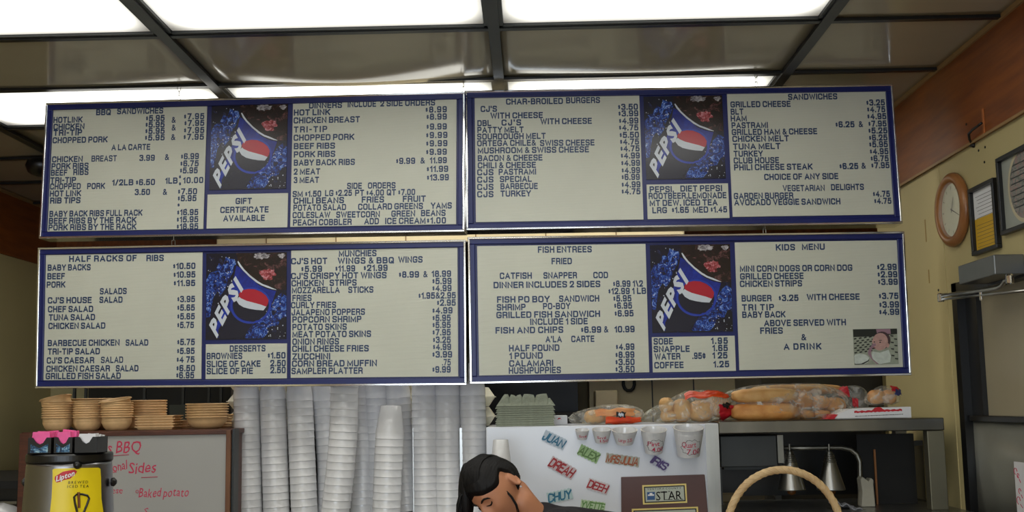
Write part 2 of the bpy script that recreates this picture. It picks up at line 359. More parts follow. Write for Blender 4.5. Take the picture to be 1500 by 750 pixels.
bx(bm, XL, -2.5, YF-.1, YF, 0, ZC+.16); bx(bm, 1.1, XR, YF-.1, YF, 0, ZC+.16); bx(bm, -2.5, 1.1, YF-.1, YF, 0, .6); bx(bm, -2.5, 1.1, YF-.1, YF, 2.3, ZC+.16)
struct('wall_front', bm, 'cream')
fr = bmesh.new()
for a in (-2.5, -1.3, -.1, 1.05): bx(fr, a, a+.05, YF-.08, YF-.02, .6, 2.3)
bx(fr, -2.5, 1.1, YF-.08, YF-.02, .6, .65); bx(fr, -2.5, 1.1, YF-.08, YF-.02, 2.25, 2.3)
struct('window_1', fr, 'darkgrey')
# wood bands under the ceiling, with thin mouldings
struct('trim_1', box(XR-.012, XR, YF, YJ, ZW, ZC+.02), 'wood')
struct('trim_2', box(XL, XL+.012, YF, YB, ZW, ZC+.02), 'wood')
struct('trim_3', box(XL, 2.5, YB-.012, YB, ZW, ZC+.02), 'wood')
struct('trim_4', box(XR-.022, XR-.012, YF, YJ, ZC-.014, ZC+.02), 'woodtrim')
struct('trim_5', box(XR-.018, XR-.012, YF, YJ, ZW-.004, ZW+.006), 'woodtrim')
struct('trim_6', box(XL+.012, XL+.022, YF, YB, ZC-.012, ZC+.02), 'woodtrim')
ys = PX(1379, 300, XR).y
struct('trim_7', box(XR-.003, XR, ys-.004, ys+.004, 0, ZW-.004), 'cream')

# ceiling grid, tiles and light panels
ncol = range(-3, 2); nrow = range(-12, 6)
def tile_mesh(w, d, sag=0, edge=0):
    bm = bmesh.new(); n = 14; vs = {}
    for i in range(n+1):
        for j in range(n+1):
            u, v = i/n, j/n
            s = sag*math.sin(PI*u)**1.3*math.sin(PI*v*.62)+edge*math.sin(PI*u)**1.6*v**2
            vs[i, j] = bm.verts.new((u*w, v*d, -s))
    for i in range(n):
        for j in range(n): bm.faces.new((vs[i, j], vs[i+1, j], vs[i+1, j+1], vs[i, j+1]))
    geo = bmesh.ops.extrude_face_region(bm, geom=bm.faces[:])
    bmesh.ops.translate(bm, verts=[g for g in geo['geom'] if isinstance(g, bmesh.types.BMVert)], vec=(0, 0, .005))
    me = bpy.data.meshes.new('ceiling_tile'); bmesh.ops.recalc_face_normals(bm, faces=bm.faces[:]); bm.to_mesh(me); bm.free()
    me.materials.append(M['tile']); me.polygons.foreach_set('use_smooth', [True]*len(me.polygons)); return me
flat = None; LIGHTS = []
for i in ncol:
    for j in nrow:
        x0 = GX+1.22*i; x1 = x0+1.22; y0 = GY+.61*j; y1 = y0+.61
        a0, a1 = max(x0, XL), min(x1, XR if y0 < YJ-.3 else 2.5)
        if a1-a0 < .05: continue
        b1 = min(y1, YB)
        if (i in (-2, -1, 0) and j in (-1, 1, -3, -6, -9, -11)) or (i in (-1, 0) and j == 3):  # kitchen pair is added, unseen behind the boards, to brighten hood and cabinets
            LIGHTS.append((x0, y0, j)); continue
        sag, edge = {(-1, 0): (.001, .024), (0, 0): (.001, .006), (-2, 0): (.001, .004)}.get((i, j), (.002, 0))
        o = obj('ceiling_tile', tile_mesh(a1-a0-.012, b1-y0-.012, sag, edge), None, ceil); o.location = (a0+.006, y0+.006, ZC+.006)
wh = {-2: 'left', -1: 'middle', 0: 'right'}
rowtxt = {-1: 'in the row before the menu boards', 1: 'in the row just behind the menu boards', 3: 'added unseen over the kitchen to brighten it'}
for x0, y0, j in LIGHTS:
    i = round((x0-GX)/1.22)
    lb = f"lit fluorescent ceiling panel, {wh[i]} one {rowtxt[j]}" if j in rowtxt else f'lit fluorescent ceiling panel over the customer side, {wh[i]} column, {nth({-3: 1, -6: 2, -9: 3, -11: 4}[j])} row'
    t = thing('ceiling_light', lb, 'light', (x0+.61, y0+.305, ZC), group='fluorescent ceiling panels')
    f = bmesh.new(); bx(f, -.592, -.575, -.288, .288, -.004, .05); bx(f, .575, .592, -.288, .288, -.004, .05); bx(f, -.592, .592, -.288, -.272, -.004, .05); bx(f, -.592, .592, .272, .288, -.004, .05)
    obj('frame', f, 'darkgrey', t)
    obj('diffuser', box(-.574, .574, -.271, .271, .004, .012), 'lamp', t, bevel=.003)
    h = bmesh.new(); bx(h, -.58, .58, -.28, .28, .055, .12); obj('housing', h, 'darkgrey', t)
for i in range(-2, 2):
    x = GX+1.22*i; b = bmesh.new(); bx(b, x-.021, x+.021, YF, YB, ZC-.012, ZC+.004); bx(b, x-.012, x+.012, YF, YB, ZC, ZC+.04); obj('grid_bar', b, 'grid', ceil)
for j in range(-11, 6):
    y = GY+.61*j; b = bmesh.new(); bx(b, XL, 2.5 if y > YJ else XR-.02, y-.013, y+.013, ZC-.008, ZC+.004); obj('grid_bar', b, 'grid', ceil)
p = P(54, 232, 5.6); b = bmesh.new(); lathe(b, [(.03, 0), (.075, -.01), (.085, -.04), (.07, -.075), (.03, -.095), (0, -.1)], 20)
o = obj('dome_speaker', b, 'black', smooth=True); o.location = (p.x+.03, 5.6, ZC-.006); tag(o, 'small black dome hanging from the ceiling left of the upper left menu board', 'speaker')

# ---------------------------------------------------------------- menu boards
class Board:
    def __init__(s, par, label):
        w, h, x, y, z, rx, ry, rz = par
        s.w, s.h = w, h
        s.M = Matrix.Translation((x, y, z)) @ Euler((rx, ry, rz)).to_matrix().to_4x4(); s.I = s.M.inverted()
        s.root = thing('menu_board', label, 'menu board', (x, y, z), (rx, ry, rz), 'hanging menu boards')
        hw, hh = w/2, h/2; R = s.root
        obj('backing', box(-hw+.008, hw-.008, .014, .085, -hh+.008, hh-.008), 'navy', R)
        f = bmesh.new(); e = .006; d = .03
        bx(f, -hw+e, hw-e, .002, .014, hh-d, hh-e); bx(f, -hw+e, hw-e, .002, .014, -hh+e, -hh+d)
        bx(f, -hw+e, -hw+d, .002, .014, -hh+d, hh-d); bx(f, hw-d, hw-e, .002, .014, -hh+d, hh-d)
        obj('frame', f, 'navy', R, bevel=.003)
        T_ = .0095
        for a in ((-hw, hw, -.006, .09, hh-T_, hh), (-hw, hw, -.006, .09, -hh, -hh+T_), (-hw, -hw+T_, -.006, .09, -hh+T_, hh-T_), (hw-T_, hw, -.006, .09, -hh+T_, hh-T_)):
            obj('trim_strip', box(*a), 'chrome', R, bevel=.002)
    def loc(s, x, y, d=.009):
        o = s.I @ EYE; r = s.I.to_3x3() @ ray(x, y); return o+r*((d-o.y)/r.y)
    def rect(s, q, d=.009):
        a, b, c, e = [s.loc(*p, d) for p in q]
        return (a.x+e.x)/2, (b.x+c.x)/2, (c.z+e.z)/2, (a.z+b.z)/2
    def panel(s, q, rows):
        x0, x1, z0, z1 = s.rect(q)
        pn = obj('letter_panel', box(x0, x1, .009, .0139, z0, z1), 'grooves', s.root)
        for sc, ox, oy, txt in rows:
            for line in txt.strip().split('\n'):
                for seg in line.split(';'):
                    bm = bmesh.new()
                    t, a, b, y = seg.strip().split('|'); a, b, y = float(a)/sc+ox, float(b)/sc+ox, float(y)/sc+oy
                    A = s.loc(a, y); B = s.loc(b, y); zc = (A.z+B.z)/2
                    jit = random.uniform(-.0006, .0006); t = t.strip(); cap = .0272
                    if t in ('$', '.'): B = A+Vector((.012 if t == '$' else .006, 0, 0))
                    dol = t == '$'; tilt_ = random.uniform(-.012, .012)
                    def fn(u, v, e): return (A.x+(B.x-A.x)*u, .0084-e, zc+jit+(v-.5)*cap*(.72 if dol else 1)+(B.z-A.z)*(u-.5)*.25+tilt_*(u-.5)*cap)
                    sc_w = (B.x-A.x)/cap
                    nat = blk_layout(t, .2, .12, .3)[1]; ng = sum(1 for c in t if c != ' ')-1
                    g_ = .12
                    if sc_w > nat*1.02 and ng > 0: g_ = min(.30, .12+(sc_w-nat)/(ng+1.6*t.count(' ')))
                    block(bm, t, fn, .215 if sc_w > nat*.8 else .195, g_, .3+(g_-.12)*.8)
                    obj('lettering', bm, 'ink', pn)
        return pn
    def poster(s, q):
        a, b, z0, z1 = s.rect(q); W = b-a; H = z1-z0
        def m(X, Y): return (a+(X-58)/577*W, z1-(Y-60)/620*H)
        po = obj('poster', box(a, b, .0105, .0139, z0, z1), 'posterbg', s.root)
        def layer(name, pts, k, mt, d=0):
            bm = bmesh.new(); poly(bm, [m(*p) for p in pts], .0105-.0003*k, .0105-.0003*(k-1)); return obj(name, bm, mt, po)
        def blob(cx, cy, rx, ry, n=28, jag=.25, seed=0):
            r = random.Random(seed); out = []
            for i in range(n):
                t = 2*PI*i/n; k = 1+r.uniform(-jag, jag); out.append((min(634, max(59, cx+rx*k*math.cos(t))), min(679, max(61, cy+ry*k*math.sin(t)))))
            return out
        rr = random.Random(5)
        layer('water_splash', [(60, 250), (85, 200), (120, 190), (150, 130), (180, 145), (200, 85), (225, 100), (262, 105), (272, 140), (250, 200), (215, 260), (195, 320), (165, 360), (140, 330), (110, 380), (100, 440), (88, 515), (62, 520)], 1, 'splash')
        layer('water_splash', [(340, 660), (375, 600), (430, 560), (470, 500), (520, 470), (550, 400), (575, 370), (600, 350), (634, 375), (634, 520), (600, 530), (575, 580), (520, 590), (500, 640), (470, 672), (345, 672)], 1, 'splash')
        dr = bmesh.new()
        for i in range(70):
            cx, cy = (rr.uniform(62, 250), rr.uniform(80, 420)) if i % 2 else (rr.uniform(480, 630), rr.uniform(380, 675))
            r = rr.uniform(1.5, 4.5); poly(dr, [m(cx+r*math.cos(k*PI/3), cy+r*math.sin(k*PI/3)) for k in range(6)], .0105-.0003*3)
        obj('droplets', dr, 'silver', po)['kind'] = 'stuff'
        layer('drink', [(272, 60), (634, 60), (634, 330), (560, 327), (500, 312), (440, 285), (370, 225), (320, 170), (285, 120)], 2, 'cola')
        layer('ice_cube', blob(500, 215, 50, 42, seed=2), 3, 'ice'); layer('ice_cube', blob(458, 84, 56, 22, seed=3), 3, 'iceg'); layer('ice_cube', blob(600, 85, 26, 16, seed=4), 3, 'iceg')
        layer('can_body', [(275, 150), (300, 165), (320, 185), (370, 235), (440, 295), (500, 322), (560, 337), (540, 400), (515, 470), (460, 520), (400, 570), (345, 640), (320, 672), (150, 672), (120, 600), (190, 440), (230, 330), (262, 215)], 2, 'canblue')
        layer('can_body', [(240, 470), (300, 545), (370, 560), (420, 540), (345, 640), (320, 672), (150, 672), (150, 610), (200, 520)], 3, 'candark')
        # rim
        c = [(285, 120, 5), (300, 150, 9), (325, 182, 8), (370, 227, 8), (420, 268, 9), (460, 292, 8), (500, 308, 9), (535, 321, 6), (562, 328, 2)]
        up, dn = [], []
        for k, (x, y, r) in enumerate(c):
            x2, y2, _ = c[min(k+1, 8)]; x1, y1, _ = c[max(k-1, 0)]; L = math.hypot(x2-x1, y2-y1); nx, ny = (y2-y1)/L, -(x2-x1)/L
            up.append((x+nx*r, y+ny*r)); dn.append((x-nx*r*.5, y-ny*r*.5))
        layer('can_rim', up+dn[::-1], 4, 'silver')
        ring = bmesh.new(); n = 40
        pi = [m(380+132*math.cos(2*PI*i/n), 438+118*math.sin(2*PI*i/n)) for i in range(n)]; qo = [m(380+146*math.cos(2*PI*i/n), 438+130*math.sin(2*PI*i/n)) for i in range(n)]
        V = [[ring.verts.new((p[0], .0105-.0012, p[1])) for p in L] for L in (pi, qo)]
        for i in range(n): ring.faces.new((V[0][i], V[0][(i+1) % n], V[1][(i+1) % n], V[1][i]))
        obj('emblem_ring', ring, mat('emblem_blue', (34, 60, 170), .25), po)
        layer('emblem_shade', [(380+128*math.cos(t*PI/16), 438+114*math.sin(t*PI/16)) for t in range(32)], 3, 'candark')
        layer('emblem_red', [(296, 358), (304, 340), (325, 327), (365, 319), (410, 323), (455, 342), (490, 370), (508, 402), (503, 430), (492, 448), (450, 432), (400, 418), (350, 404), (312, 386), (297, 375)], 5, 'canred')
        layer('emblem_white', [(278, 402), (288, 385), (297, 374), (312, 386), (350, 404), (400, 418), (450, 432), (492, 448), (472, 474), (420, 470), (370, 461), (330, 450), (297, 430)], 5, 'silver')
        bm = bmesh.new()
        def fn(u, v, dd):
            bend = 10*math.sin(PI*u)
            x, z = m(137+187*u-52*v-bend*.9, 665-350*u-88*v-bend*.3); return (x, .0105-.0018-dd*.01, z)
        letters(bm, 'PEPSI', fn, 'heavy', gap=.16); obj('brand_lettering', bm, 'silver', po)
        return po

UL = Board([1.8508, 0.6025, -1.1871, 4.4108, 2.5405, -0.0026, 0.0142, -0.0634], 'upper left menu board, listing sandwiches, dinners and side orders')
LL = Board([1.8475, 0.6025, -1.188, 4.4122, 1.9005, 0.0478, 0.0103, -0.0564], 'lower left menu board, listing rib racks, salads and munchies')
UR = Board([1.8396, 0.6122, 0.6557, 4.4176, 2.5432, -0.0311, 0.0014, 0.0166], 'upper right menu board, listing char-broiled burgers and sandwiches')
LR = Board([1.853, 0.6084, 0.669, 4.4124, 1.9015, 0.034, -0.0037, 0.064], 'lower right menu board, listing fish entrees and a kids menu')
A1 = (3.409, 50, 130, """BBQ|310|383|117; SANDWICHES|415|645|111
HOTLINK|97|242|155; $5.95|558|652|146; &|687|707|155; $7.95|748|850|137
CHICKEN|97|252|189; $5.95|556|652|178; &|687|707|194; $7.95|750|850|171
TRI-TIP|97|240|220; $5.95|555|652|211; $7.95|748|850|206
CHOPPED PORK|93|367|255; $5.95|553|652|243; &|684|705|242; $7.95|746|848|240
A LA CARTE|387|580|291
CHICKEN|90|243|352; BREAST|287|413|348; 3.99|526|603|345; &|653|674|342; $6.99|733|823|337
PORK RIBS|87|272|386; $6.75|730|822|373
BEEF|84|166|420; RIBS|196|272|416; $5.95|728|817|407
TRI-TIP|81|210|456; $|722|737|440
CHOPPED|80|233|488; PORK|265|354|486; 1/2LB|390|496|468; $6.50|508|604|467; 1LB|655|717|459; 10.00|744|845|456
HOT LINK|79|235|523; 3.50|503|579|516; &|643|664|515; $7.50|718|814|512; $|722|735|474
RIB TIPS|80|232|557; $5.95|717|811|546
$|715|728|580; .|755|760|590
BABY BACK RIBS FULL RACK|77|541|622; $16.95|714|820|617
BEEF RIBS BY THE RACK|74|511|657; $15.95|712|820|652
PORK RIBS BY THE RACK|72|511|691; $18.95|712|820|687""")
A2 = (3.571, 290, 140, """GIFT|197|282|551
CERTIFICATE|117|370|597
AVAILABLE|133|350|640""")
A3 = (3.409, 370, 130, """DINNERS|282|447|82; INCLUDE|475|617|77; 2 SIDE ORDERS|638|912|71
HOT LINK|206|388|118; $8.99|863|970|104
CHICKEN BREAST|205|536|156; $8.99|868|970|139
TRI-TIP|206|373|202; $9.99|868|970|188
CHOPPED PORK|205|508|242; $9.99|866|973|231
BEEF RIBS|206|412|285; $9.99|866|973|272
PORK RIBS|206|413|326; $9.99|866|970|315
BABY BACK RIBS|206|511|367; $9.99|716|812|360; &|838|860|359; 11.99|885|970|357
2 MEAT|206|338|413; $11.99|869|977|400
3 MEAT|206|332|456; $13.99|870|980|442
SIDE|472|546|485; ORDERS|576|714|483
SM $1.50|200|343|525; LG $2.25|362|496|521; PT $4.00|512|656|519; QT $7.00|670|812|516
CHILI BEANS|204|457|558; FRIES|545|657|553; FRUIT|750|865|550
POTATO SALAD|204|467|593; COLLARD GREENS|527|851|588; YAMS|890|995|583
COLESLAW|200|388|630; SWEETCORN|418|636|627; GREEN|693|812|623; BEANS|841|964|621
PEACH COBBLER|202|495|667; ADD|558|631|662; ICE CREAM|662|864|659; $1.00|870|966|657""")
UL.panel([(77, 161.7), (302.9, 155.8), (297.9, 335.3), (68.2, 339)], [A1])
UL.panel([(304, 285), (421, 282.8), (421.6, 333), (302.6, 334.6)], [A2])
UL.panel([(428.7, 152), (666.9, 145.3), (669.8, 328), (425.7, 332.4)], [A3])
UL.poster([(309, 154), (419.4, 152.6), (421, 277.2), (307.4, 277.2)])
B1 = (3.333, 680, 120, """CHAR-BROILED|204|482|95; BURGERS|497|663|90
CJ'S|80|160|132; $3.50|750|848|121
WITH CHEESE|128|384|164; $3.99|752|850|154
DBL|64|132|201; CJ'S|182|278|198; WITH CHEESE|372|623|192; $4.99|755|850|189
PATTY MELT|64|290|234; $4.75|755|850|222
SOURDOUGH MELT|63|398|266; $5.50|758|853|258
ORTEGA CHILE&|63|350|299; SWISS CHEESE|370|636|297; $4.75|760|853|291
MUSHROOM & SWISS CHEESE|66|609|333; $4.75|762|856|325
BACON & CHEESE|66|382|371; $4.99|764|857|360
CHILI & CHEESE|66|350|406; $4.99|766|858|395
CJS|63|143|441; PASTRAMI|168|351|438; $4.99|768|858|431
CJS|63|143|477; SPECIAL|174|330|474; $6.99|768|857|464
CJS|63|143|513; BARBECUE|177|359|509; $4.99|768|860|500
CJS|63|143|548; TURKEY|177|326|545; $4.75|768|860|534""")
B2 = (1, 0, 0, """PEPSI,|951.5|987|277.3; DIET PEPSI|996.5|1057.7|275.8
ROOTBEER,LEMONADE|950|1064|286.5
MT DEW, ICED TEA|951.5|1051|297
LRG|955.5|977|308; $1.65|984|1009|307.6; MED $1.45|1015|1065|307""")
B3 = (3.26, 1000, 110, """SANDWICHES|503|738|103
GRILLED CHEESE|228|515|139; $3.25|876|965|131
BLT|229|290|175; $4.75|880|967|164
HAM|229|306|207; $4.95|881|972|197
PASTRAMI|233|407|239; $6.25|729|820|235; &|840|860|234; $7.95|886|973|232
GRILLED HAM & CHEESE|234|642|270; $5.25|886|977|265
CHICKEN MELT|237|507|304; $6.25|889|977|298
TUNA MELT|240|467|340; $5.95|890|979|331
TURKEY|243|383|375; $4.95|893|982|364
CLUB HOUSE|243|460|407; $6.75|897|983|398
PHILI CHEESE STEAK|245|620|439; $6.25|748|838|434; &|853|874|433; $7.95|900|987|430
CHOICE OF ANY SIDE|389|743|485
VEGETARIAN|478|678|539; DELIGHTS|708|865|534
GARDEN BURGER|244|528|576; $4.75|908|989|567
AVOCADO VEGGIE SANDWICH|246|753|606; $4.75|914|996|600""")
UR.panel([(695, 144.6), (935.6, 139.5), (943.4, 320.4), (697.4, 326.4)], [B1])
UR.panel([(947.6, 270.9), (1066, 268), (1069, 318.6), (948.5, 321.6)], [B2])
UR.panel([(1064.4, 137.6), (1297.5, 134), (1310.4, 313), (1074, 318.6)], [B3])
UR.poster([(942.5, 141.6), (1058.3, 139), (1062.9, 260.3), (947, 264)])
C1 = (3.26, 40, 340, """HALF RACKS OF|200|523|126; RIBS|569|652|123
BABY BACKS|98|303|169; $10.50|696|803|161
BEEF|96|180|211; $10.95|698|803|202
PORK|93|182|250; $11.95|699|802|243
SALADS|347|475|282
CJ'S HOUSE|98|308|325; SALAD|345|455|323; $3.95|716|801|319
CHEF SALAD|99|315|367; $5.65|716|800|360
TUNA SALAD|103|324|407; $5.65|716|800|402
CHICKEN SALAD|101|373|447; $5.75|716|796|443
BARBECUE CHICKEN|98|441|529; SALAD|470|578|527; $5.75|716|800|525
TRI-TIP SALAD|98|347|570; $5.95|715|799|567
CJ'S CAESAR|93|320|612; SALAD|352|458|610; $4 75|713|799|608
CHICKEN CAESAR|91|395|652; SALAD|423|531|650; $6.50|712|801|649
GRILLED FISH SALAD|88|447|686; $6.95|711|797|683""")
C2 = (1, 0, 0, """DESSERTS|336.6|389|510.2
BROWNIES|302.8|355|521.6; $1.50|392|418.3|520.4
SLICE OF CAKE|302.8|381.7|532.8; 2.50|396|418.6|531.7
SLICE OF PIE|302.8|370.6|543.3; 2.50|396|418.6|542.2""")
C3 = (3.26, 370, 340, """MUNCHIES|412|592|101
CJ'S HOT|184|357|138; WINGS & BBQ|407|675|135; WINGS|696|812|131
$5.99|232|332|175; $11.99|395|490|173; $21.99|530|645|170
CJ'S CRISPY HOT WINGS|184|640|207; $8.99|698|795|202; &|815|835|201; 18.99|855|948|199
CHICKEN|186|340|244; STRIPS|368|497|241; $5.99|858|950|234
MOZZARELLA|188|416|277; STICKS|457|577|274; $4.99|858|950|268
FRIES|190|282|315; $1.95&2.95|792|970|302
CURLY FRIES|184|399|348; $2.95|880|970|337
JALAPENO POPPERS|186|537|382; $4.99|858|955|374
POPCORN SHRIMP|190|520|416; $5.95|859|946|409
POTATO SKINS|190|450|452; $5.95|859|946|443
MEAT POTATO SKINS|190|566|487; $7.95|859|946|478
ONION RINGS|190|413|523; $3.25|861|946|514
CHILI CHEESE FRIES|189|555|556; $4.99|861|948|548
ZUCCHINI|190|371|593; $3.99|858|953|584
CORN BREAD MUFFIN|188|594|627; .75|905|946|621
SAMPLER PLATTER|186|526|662; $9.99|858|946|656""")
LL.panel([(67, 374.4), (296, 369), (295.2, 555.3), (62, 556.6)], [C1])
LL.panel([(301.3, 504), (419.7, 503.2), (420.6, 554), (301.3, 555.3)], [C2])
LL.panel([(425.8, 367.6), (669, 362), (672, 550), (426.7, 554.7)], [C3])
LL.poster([(302.3, 372), (418.5, 369), (420.6, 496.4), (300.7, 498)])
D1 = (3.19, 680, 335, """FISH ENTREES|344|596|97
FRIED|408|503|151
CATFISH|166|316|220; SNAPPER|370|527|218; COD|603|672|216
DINNER INCLUDES 2 SIDES|137|636|261; $8.99 1\\2|695|835|257
$12.99 1 LB|673|850|291
FISH PO BOY|153|400|330; SANDWICH|443|631|327; $5.95|696|781|326
SHRIMP|152|287|366; PO-BOY|368|496|362; $6.95|700|784|359
GRILLED FISH SANDWICH|150|635|400; $6.95|702|791|395
INCLUDE 1 SIDE|308|577|433
FISH AND CHIPS|146|463|474; $6.99|545|640|472; &|653|673|471; 10.99|702|796|469
A'LA|380|456|516; CARTE|500|608|514
HALF POUND|209|445|557; $4.99|708|795|551
1 POUND|211|367|593; $8.99|706|795|588
CALAMARI|210|416|629; $3.50|706|796|623
HUSHPUPPIES|208|452|662; $3.50|706|796|656""")
D2 = (1, 0, 0, """SOBE|957.4|985.6|500.2; 1.95|1041.4|1066|499
SNAPPLE|957.4|1010.3|511; 1.65|1043.5|1066|509.5
WATER|959|996.6|522; .95\u00a2|1014|1033.5|521; 1 25|1043.5|1065.5|520.5
COFFEE|958.4|1001.3|534.7; 1.25|1045|1068|533.5""")
D3 = (3.191, 1000, 330, """KIDS|435|525|103; MENU|557|664|101
MINI CORN DOGS OR CORN DOG|267|793|201; $2.99|908|1000|195
GRILLED CHEESE|268|565|238; $2.99|910|1003|229
CHICKEN STRIPS|267|558|273; $3.99|912|1005|264
BURGER|275|415|341; $3.25|448|541|340; WITH CHEESE|580|827|335; $3.75|916|1008|330
TRI TIP|277|427|383; $3.99|918|1011|370
BABY BACK|278|480|417; $4.99|918|1012|405
ABOVE SERVED WITH|380|763|455
FRIES|362|468|492
&|554|577|523
A DRINK|472|648|566""")
LR.panel([(699.4, 360.7), (946.4, 357), (950.2, 545.6), (701.3, 549.7)], [D1])
LR.panel([(955.8, 494.2), (1076.8, 491.4), (1077.4, 543), (955.8, 545.6)], [D2])
LR.panel([(1076.8, 355.7), (1315, 351.3), (1322.8, 536.8), (1083, 543)], [D3])
LR.poster([(952.7, 357.6), (1069.6, 358.8), (1073.6, 484.5), (955.2, 488.6)])

def kid_photo():
    a, b, z0, z1 = LR.rect([(1250, 482), (1314.5, 481.5), (1315.5, 533.5), (1250.5, 534)], .008)
    W, H = b-a, z1-z0
    def m(X, Y): return (a+(X-100)/650*W, z1-(Y-120)/520*H)
    ph = obj('photo_print', box(a, b, .006, .009, z0, z1), mat('photo_paper', (150, 156, 140), .3, var=.15, scale=60), LR.root)
    def el(cx, cy, rx, ry, rot=0, n=20):
        return [(cx+rx*math.cos(t)*math.cos(rot)-ry*math.sin(t)*math.sin(rot), cy+rx*math.cos(t)*math.sin(rot)+ry*math.sin(t)*math.cos(rot)) for t in [2*PI*i/n for i in range(n)]]
    dark = mat('photo_dark', (34, 38, 34), .3); white = mat('photo_white', (186, 192, 178), .3); sk = mat('photo_skin', (186, 148, 140), .3, var=.12, scale=80)
    pk = mat('photo_mauve', (150, 118, 132), .3); cl = mat('photo_cloth', (196, 204, 196), .3, var=.1, scale=90); hr = mat('photo_hair', (66, 48, 52), .3); rd = mat('photo_lip', (120, 56, 72), .3)
    k = [0]
    def lay(name, pts, mt):
        k[0] += 1; bm = bmesh.new(); poly(bm, [m(min(748, max(102, x)), min(638, max(122, y))) for x, y in pts], .006-.0001*k[0]); obj(name, bm, mt, ph)
    lay('dark_wall', [(100, 120), (750, 120), (750, 200), (440, 230), (100, 235)], dark)
    bm = bmesh.new()
    for r in range(7):
        for c in range(4):
            x = 105+c*75+(r % 2)*36; y = 255+r*34-c*8; poly(bm, [m(x, y), m(x+38, y-8), m(x+44, y+10), m(x+4, y+19)], .0057)
    for r in range(8):
        x = 645+(r % 2)*52; y = 215+r*48; poly(bm, [m(x, y), m(x+48, y+6), m(x+44, y+26), m(x+4, y+18)], .0057)
    obj('checker_pattern', bm, dark, ph)
    lay('hat_brim', [(440, 125), (650, 125), (655, 200), (560, 190), (450, 185)], pk)
    lay('plate', el(190, 560, 130, 80), cl); lay('plate_edge', [(105, 630), (200, 625), (300, 580), (320, 550), (312, 590), (230, 635), (105, 640)], dark)
    lay('white_top', [(370, 450), (480, 470), (610, 430), (640, 520), (625, 610), (470, 638), (400, 600), (355, 530)], cl)
    lay('hair_edge', el(520, 290, 125, 130, .3), hr); lay('face', el(490, 310, 115, 130, .35), sk); lay('ear', el(600, 365, 24, 34), sk)
    lay('hand', [(300, 470), (330, 400), (380, 340), (420, 330), (430, 360), (370, 400), (340, 490)], pk)
    lay('arm', [(300, 480), (345, 470), (370, 560), (450, 630), (430, 638), (350, 560)], pk)
    lay('eye', el(490, 318, 13, 9), dark); lay('eye', el(405, 312, 13, 8), dark); lay('mouth', el(400, 398, 18, 9, .4), rd); lay('brow', el(495, 290, 26, 5), hr)
kid_photo()

# chains the boards hang from
def link_bm(r=.007, wr_=.0014, L=.006):
    bm = bmesh.new(); pts = []
    for i in range(17):
        t = 2*PI*i/16; pts.append((r*math.cos(t), 0, r*math.sin(t)+(L if math.sin(t) > 0 else -L)))
    return tube(bm, pts, wr_, 6, False)
lk = bpy.data.meshes.new('chain_link'); _b = link_bm(); _b.to_mesh(lk); _b.free(); lk.materials.append(M['steel_dull'])
def chain(x, y0, y1, Y, label, ztop=None):
    a = P(x, y0, Y); b = P(x, y1, Y); zt = ztop or a.z
    t = thing('hanging_chain', label, 'chain', (b.x, Y, b.z), group='board chains')
    z = 0; k = 0
    while z < zt-b.z-.004:
        o = bpy.data.objects.new('link', lk); COL.objects.link(o); o.parent = t; o.location = (0, 0, z+.009); o.rotation_euler = (0, 0, PI/2*(k % 2)+.4); z += .0215; k += 1
chain(262, 127, 147, 4.38, 'short chain holding up the upper left menu board', ZC-.006)
chain(679, 108, 134, 4.38, 'short chain at the joint of the two upper menu boards', ZC-.006)
chain(1108, 108, 127, 4.38, 'short chain holding up the upper right menu board', ZC-.006)
chain(254, 346, 359, 4.42, 'chain link between the two left menu boards')
chain(1120, 333, 342, 4.42, 'chain link between the two right menu boards')

# ---------------------------------------------------------------- kitchen behind
hl, hr_ = P(317, 345, 6.25).x, P(1003, 340, 6.25).x
h = thing('exhaust_hood', 'wide beige metal hood behind the menu boards, seen through their gap', 'hood', (0, 6.25, 0))
bm = bmesh.new(); bx(bm, hl, hr_, 0, .93, 1.98, 2.875); obj('canopy', bm, 'hood', h, bevel=.01)
for k in range(6): obj('seam', box(hl+.3+k*.42, hl+.306+k*.42, -.004, .001, 1.98, 2.8), 'woodtrim', h)
lx = P(78, 580, 6.3).x; rx_ = P(852, 590, 6.3).x
r = thing('cooking_range', 'black equipment line under the hood, behind the cups and bowls', 'oven', (0, 6.3, 0))
obj('body', box(lx, rx_, 0, .8, 0, 1.46), 'blackm', r); obj('back_panel', box(lx, rx_, .5, .8, 1.46, 1.97), 'black', r)
for px in (101, 118, 205, 262, 300, 318):
    x = P(px, 580, 6.3).x; obj('upright', box(x, x+.014, .05, .07, 1.46, 1.9), 'darkgrey', r)
obj('shelf', box(lx, rx_, 0, .35, 1.70, 1.715), 'blackm', r)
x0, x1 = P(241, 600, 6.2).x, P(273, 600, 6.2).x
obj('door', box(x0, x1, -.02, 0, 1.3, P(255, 593, 6.28).z), mat('grey_green_enamel', (62, 66, 58), .5), r)
x0, x1 = P(316, 600, 6.28).x, P(338, 600, 6.28).x
obj('side_panel', box(x0+.1, x1, -.02, 0, 1.3, 1.75), mat('brown_grey', (70, 62, 54), .6), r)
x0, x1 = P(862, 590, 7.1).x, P(1112, 590, 7.1).x
o = obj('wall_cabinet', box(x0, x1, 6.95, 7.19, 0, 1.95), mat('olive_steel', (212, 200, 160), .5, .0, var=.1, scale=2)); tag(o, 'olive grey metal cabinet against the back wall, behind the bread', 'cabinet')
for px in (955, 1016):
    x = P(px, 590, 6.95).x; obj('seam', box(x, x+.008, 6.945, 6.95, 0, 1.9), 'darkgrey', o)
c = P(922, 566, 6.9); bm = bmesh.new()
tube(bm, [(-.036, 0, .09), (-.036, 0, .01), (-.028, 0, -.012), (-.012, 0, -.026), (.012, 0, -.026), (.028, 0, -.012), (.036, 0, .01), (.036, 0, .09)], .011, 8)
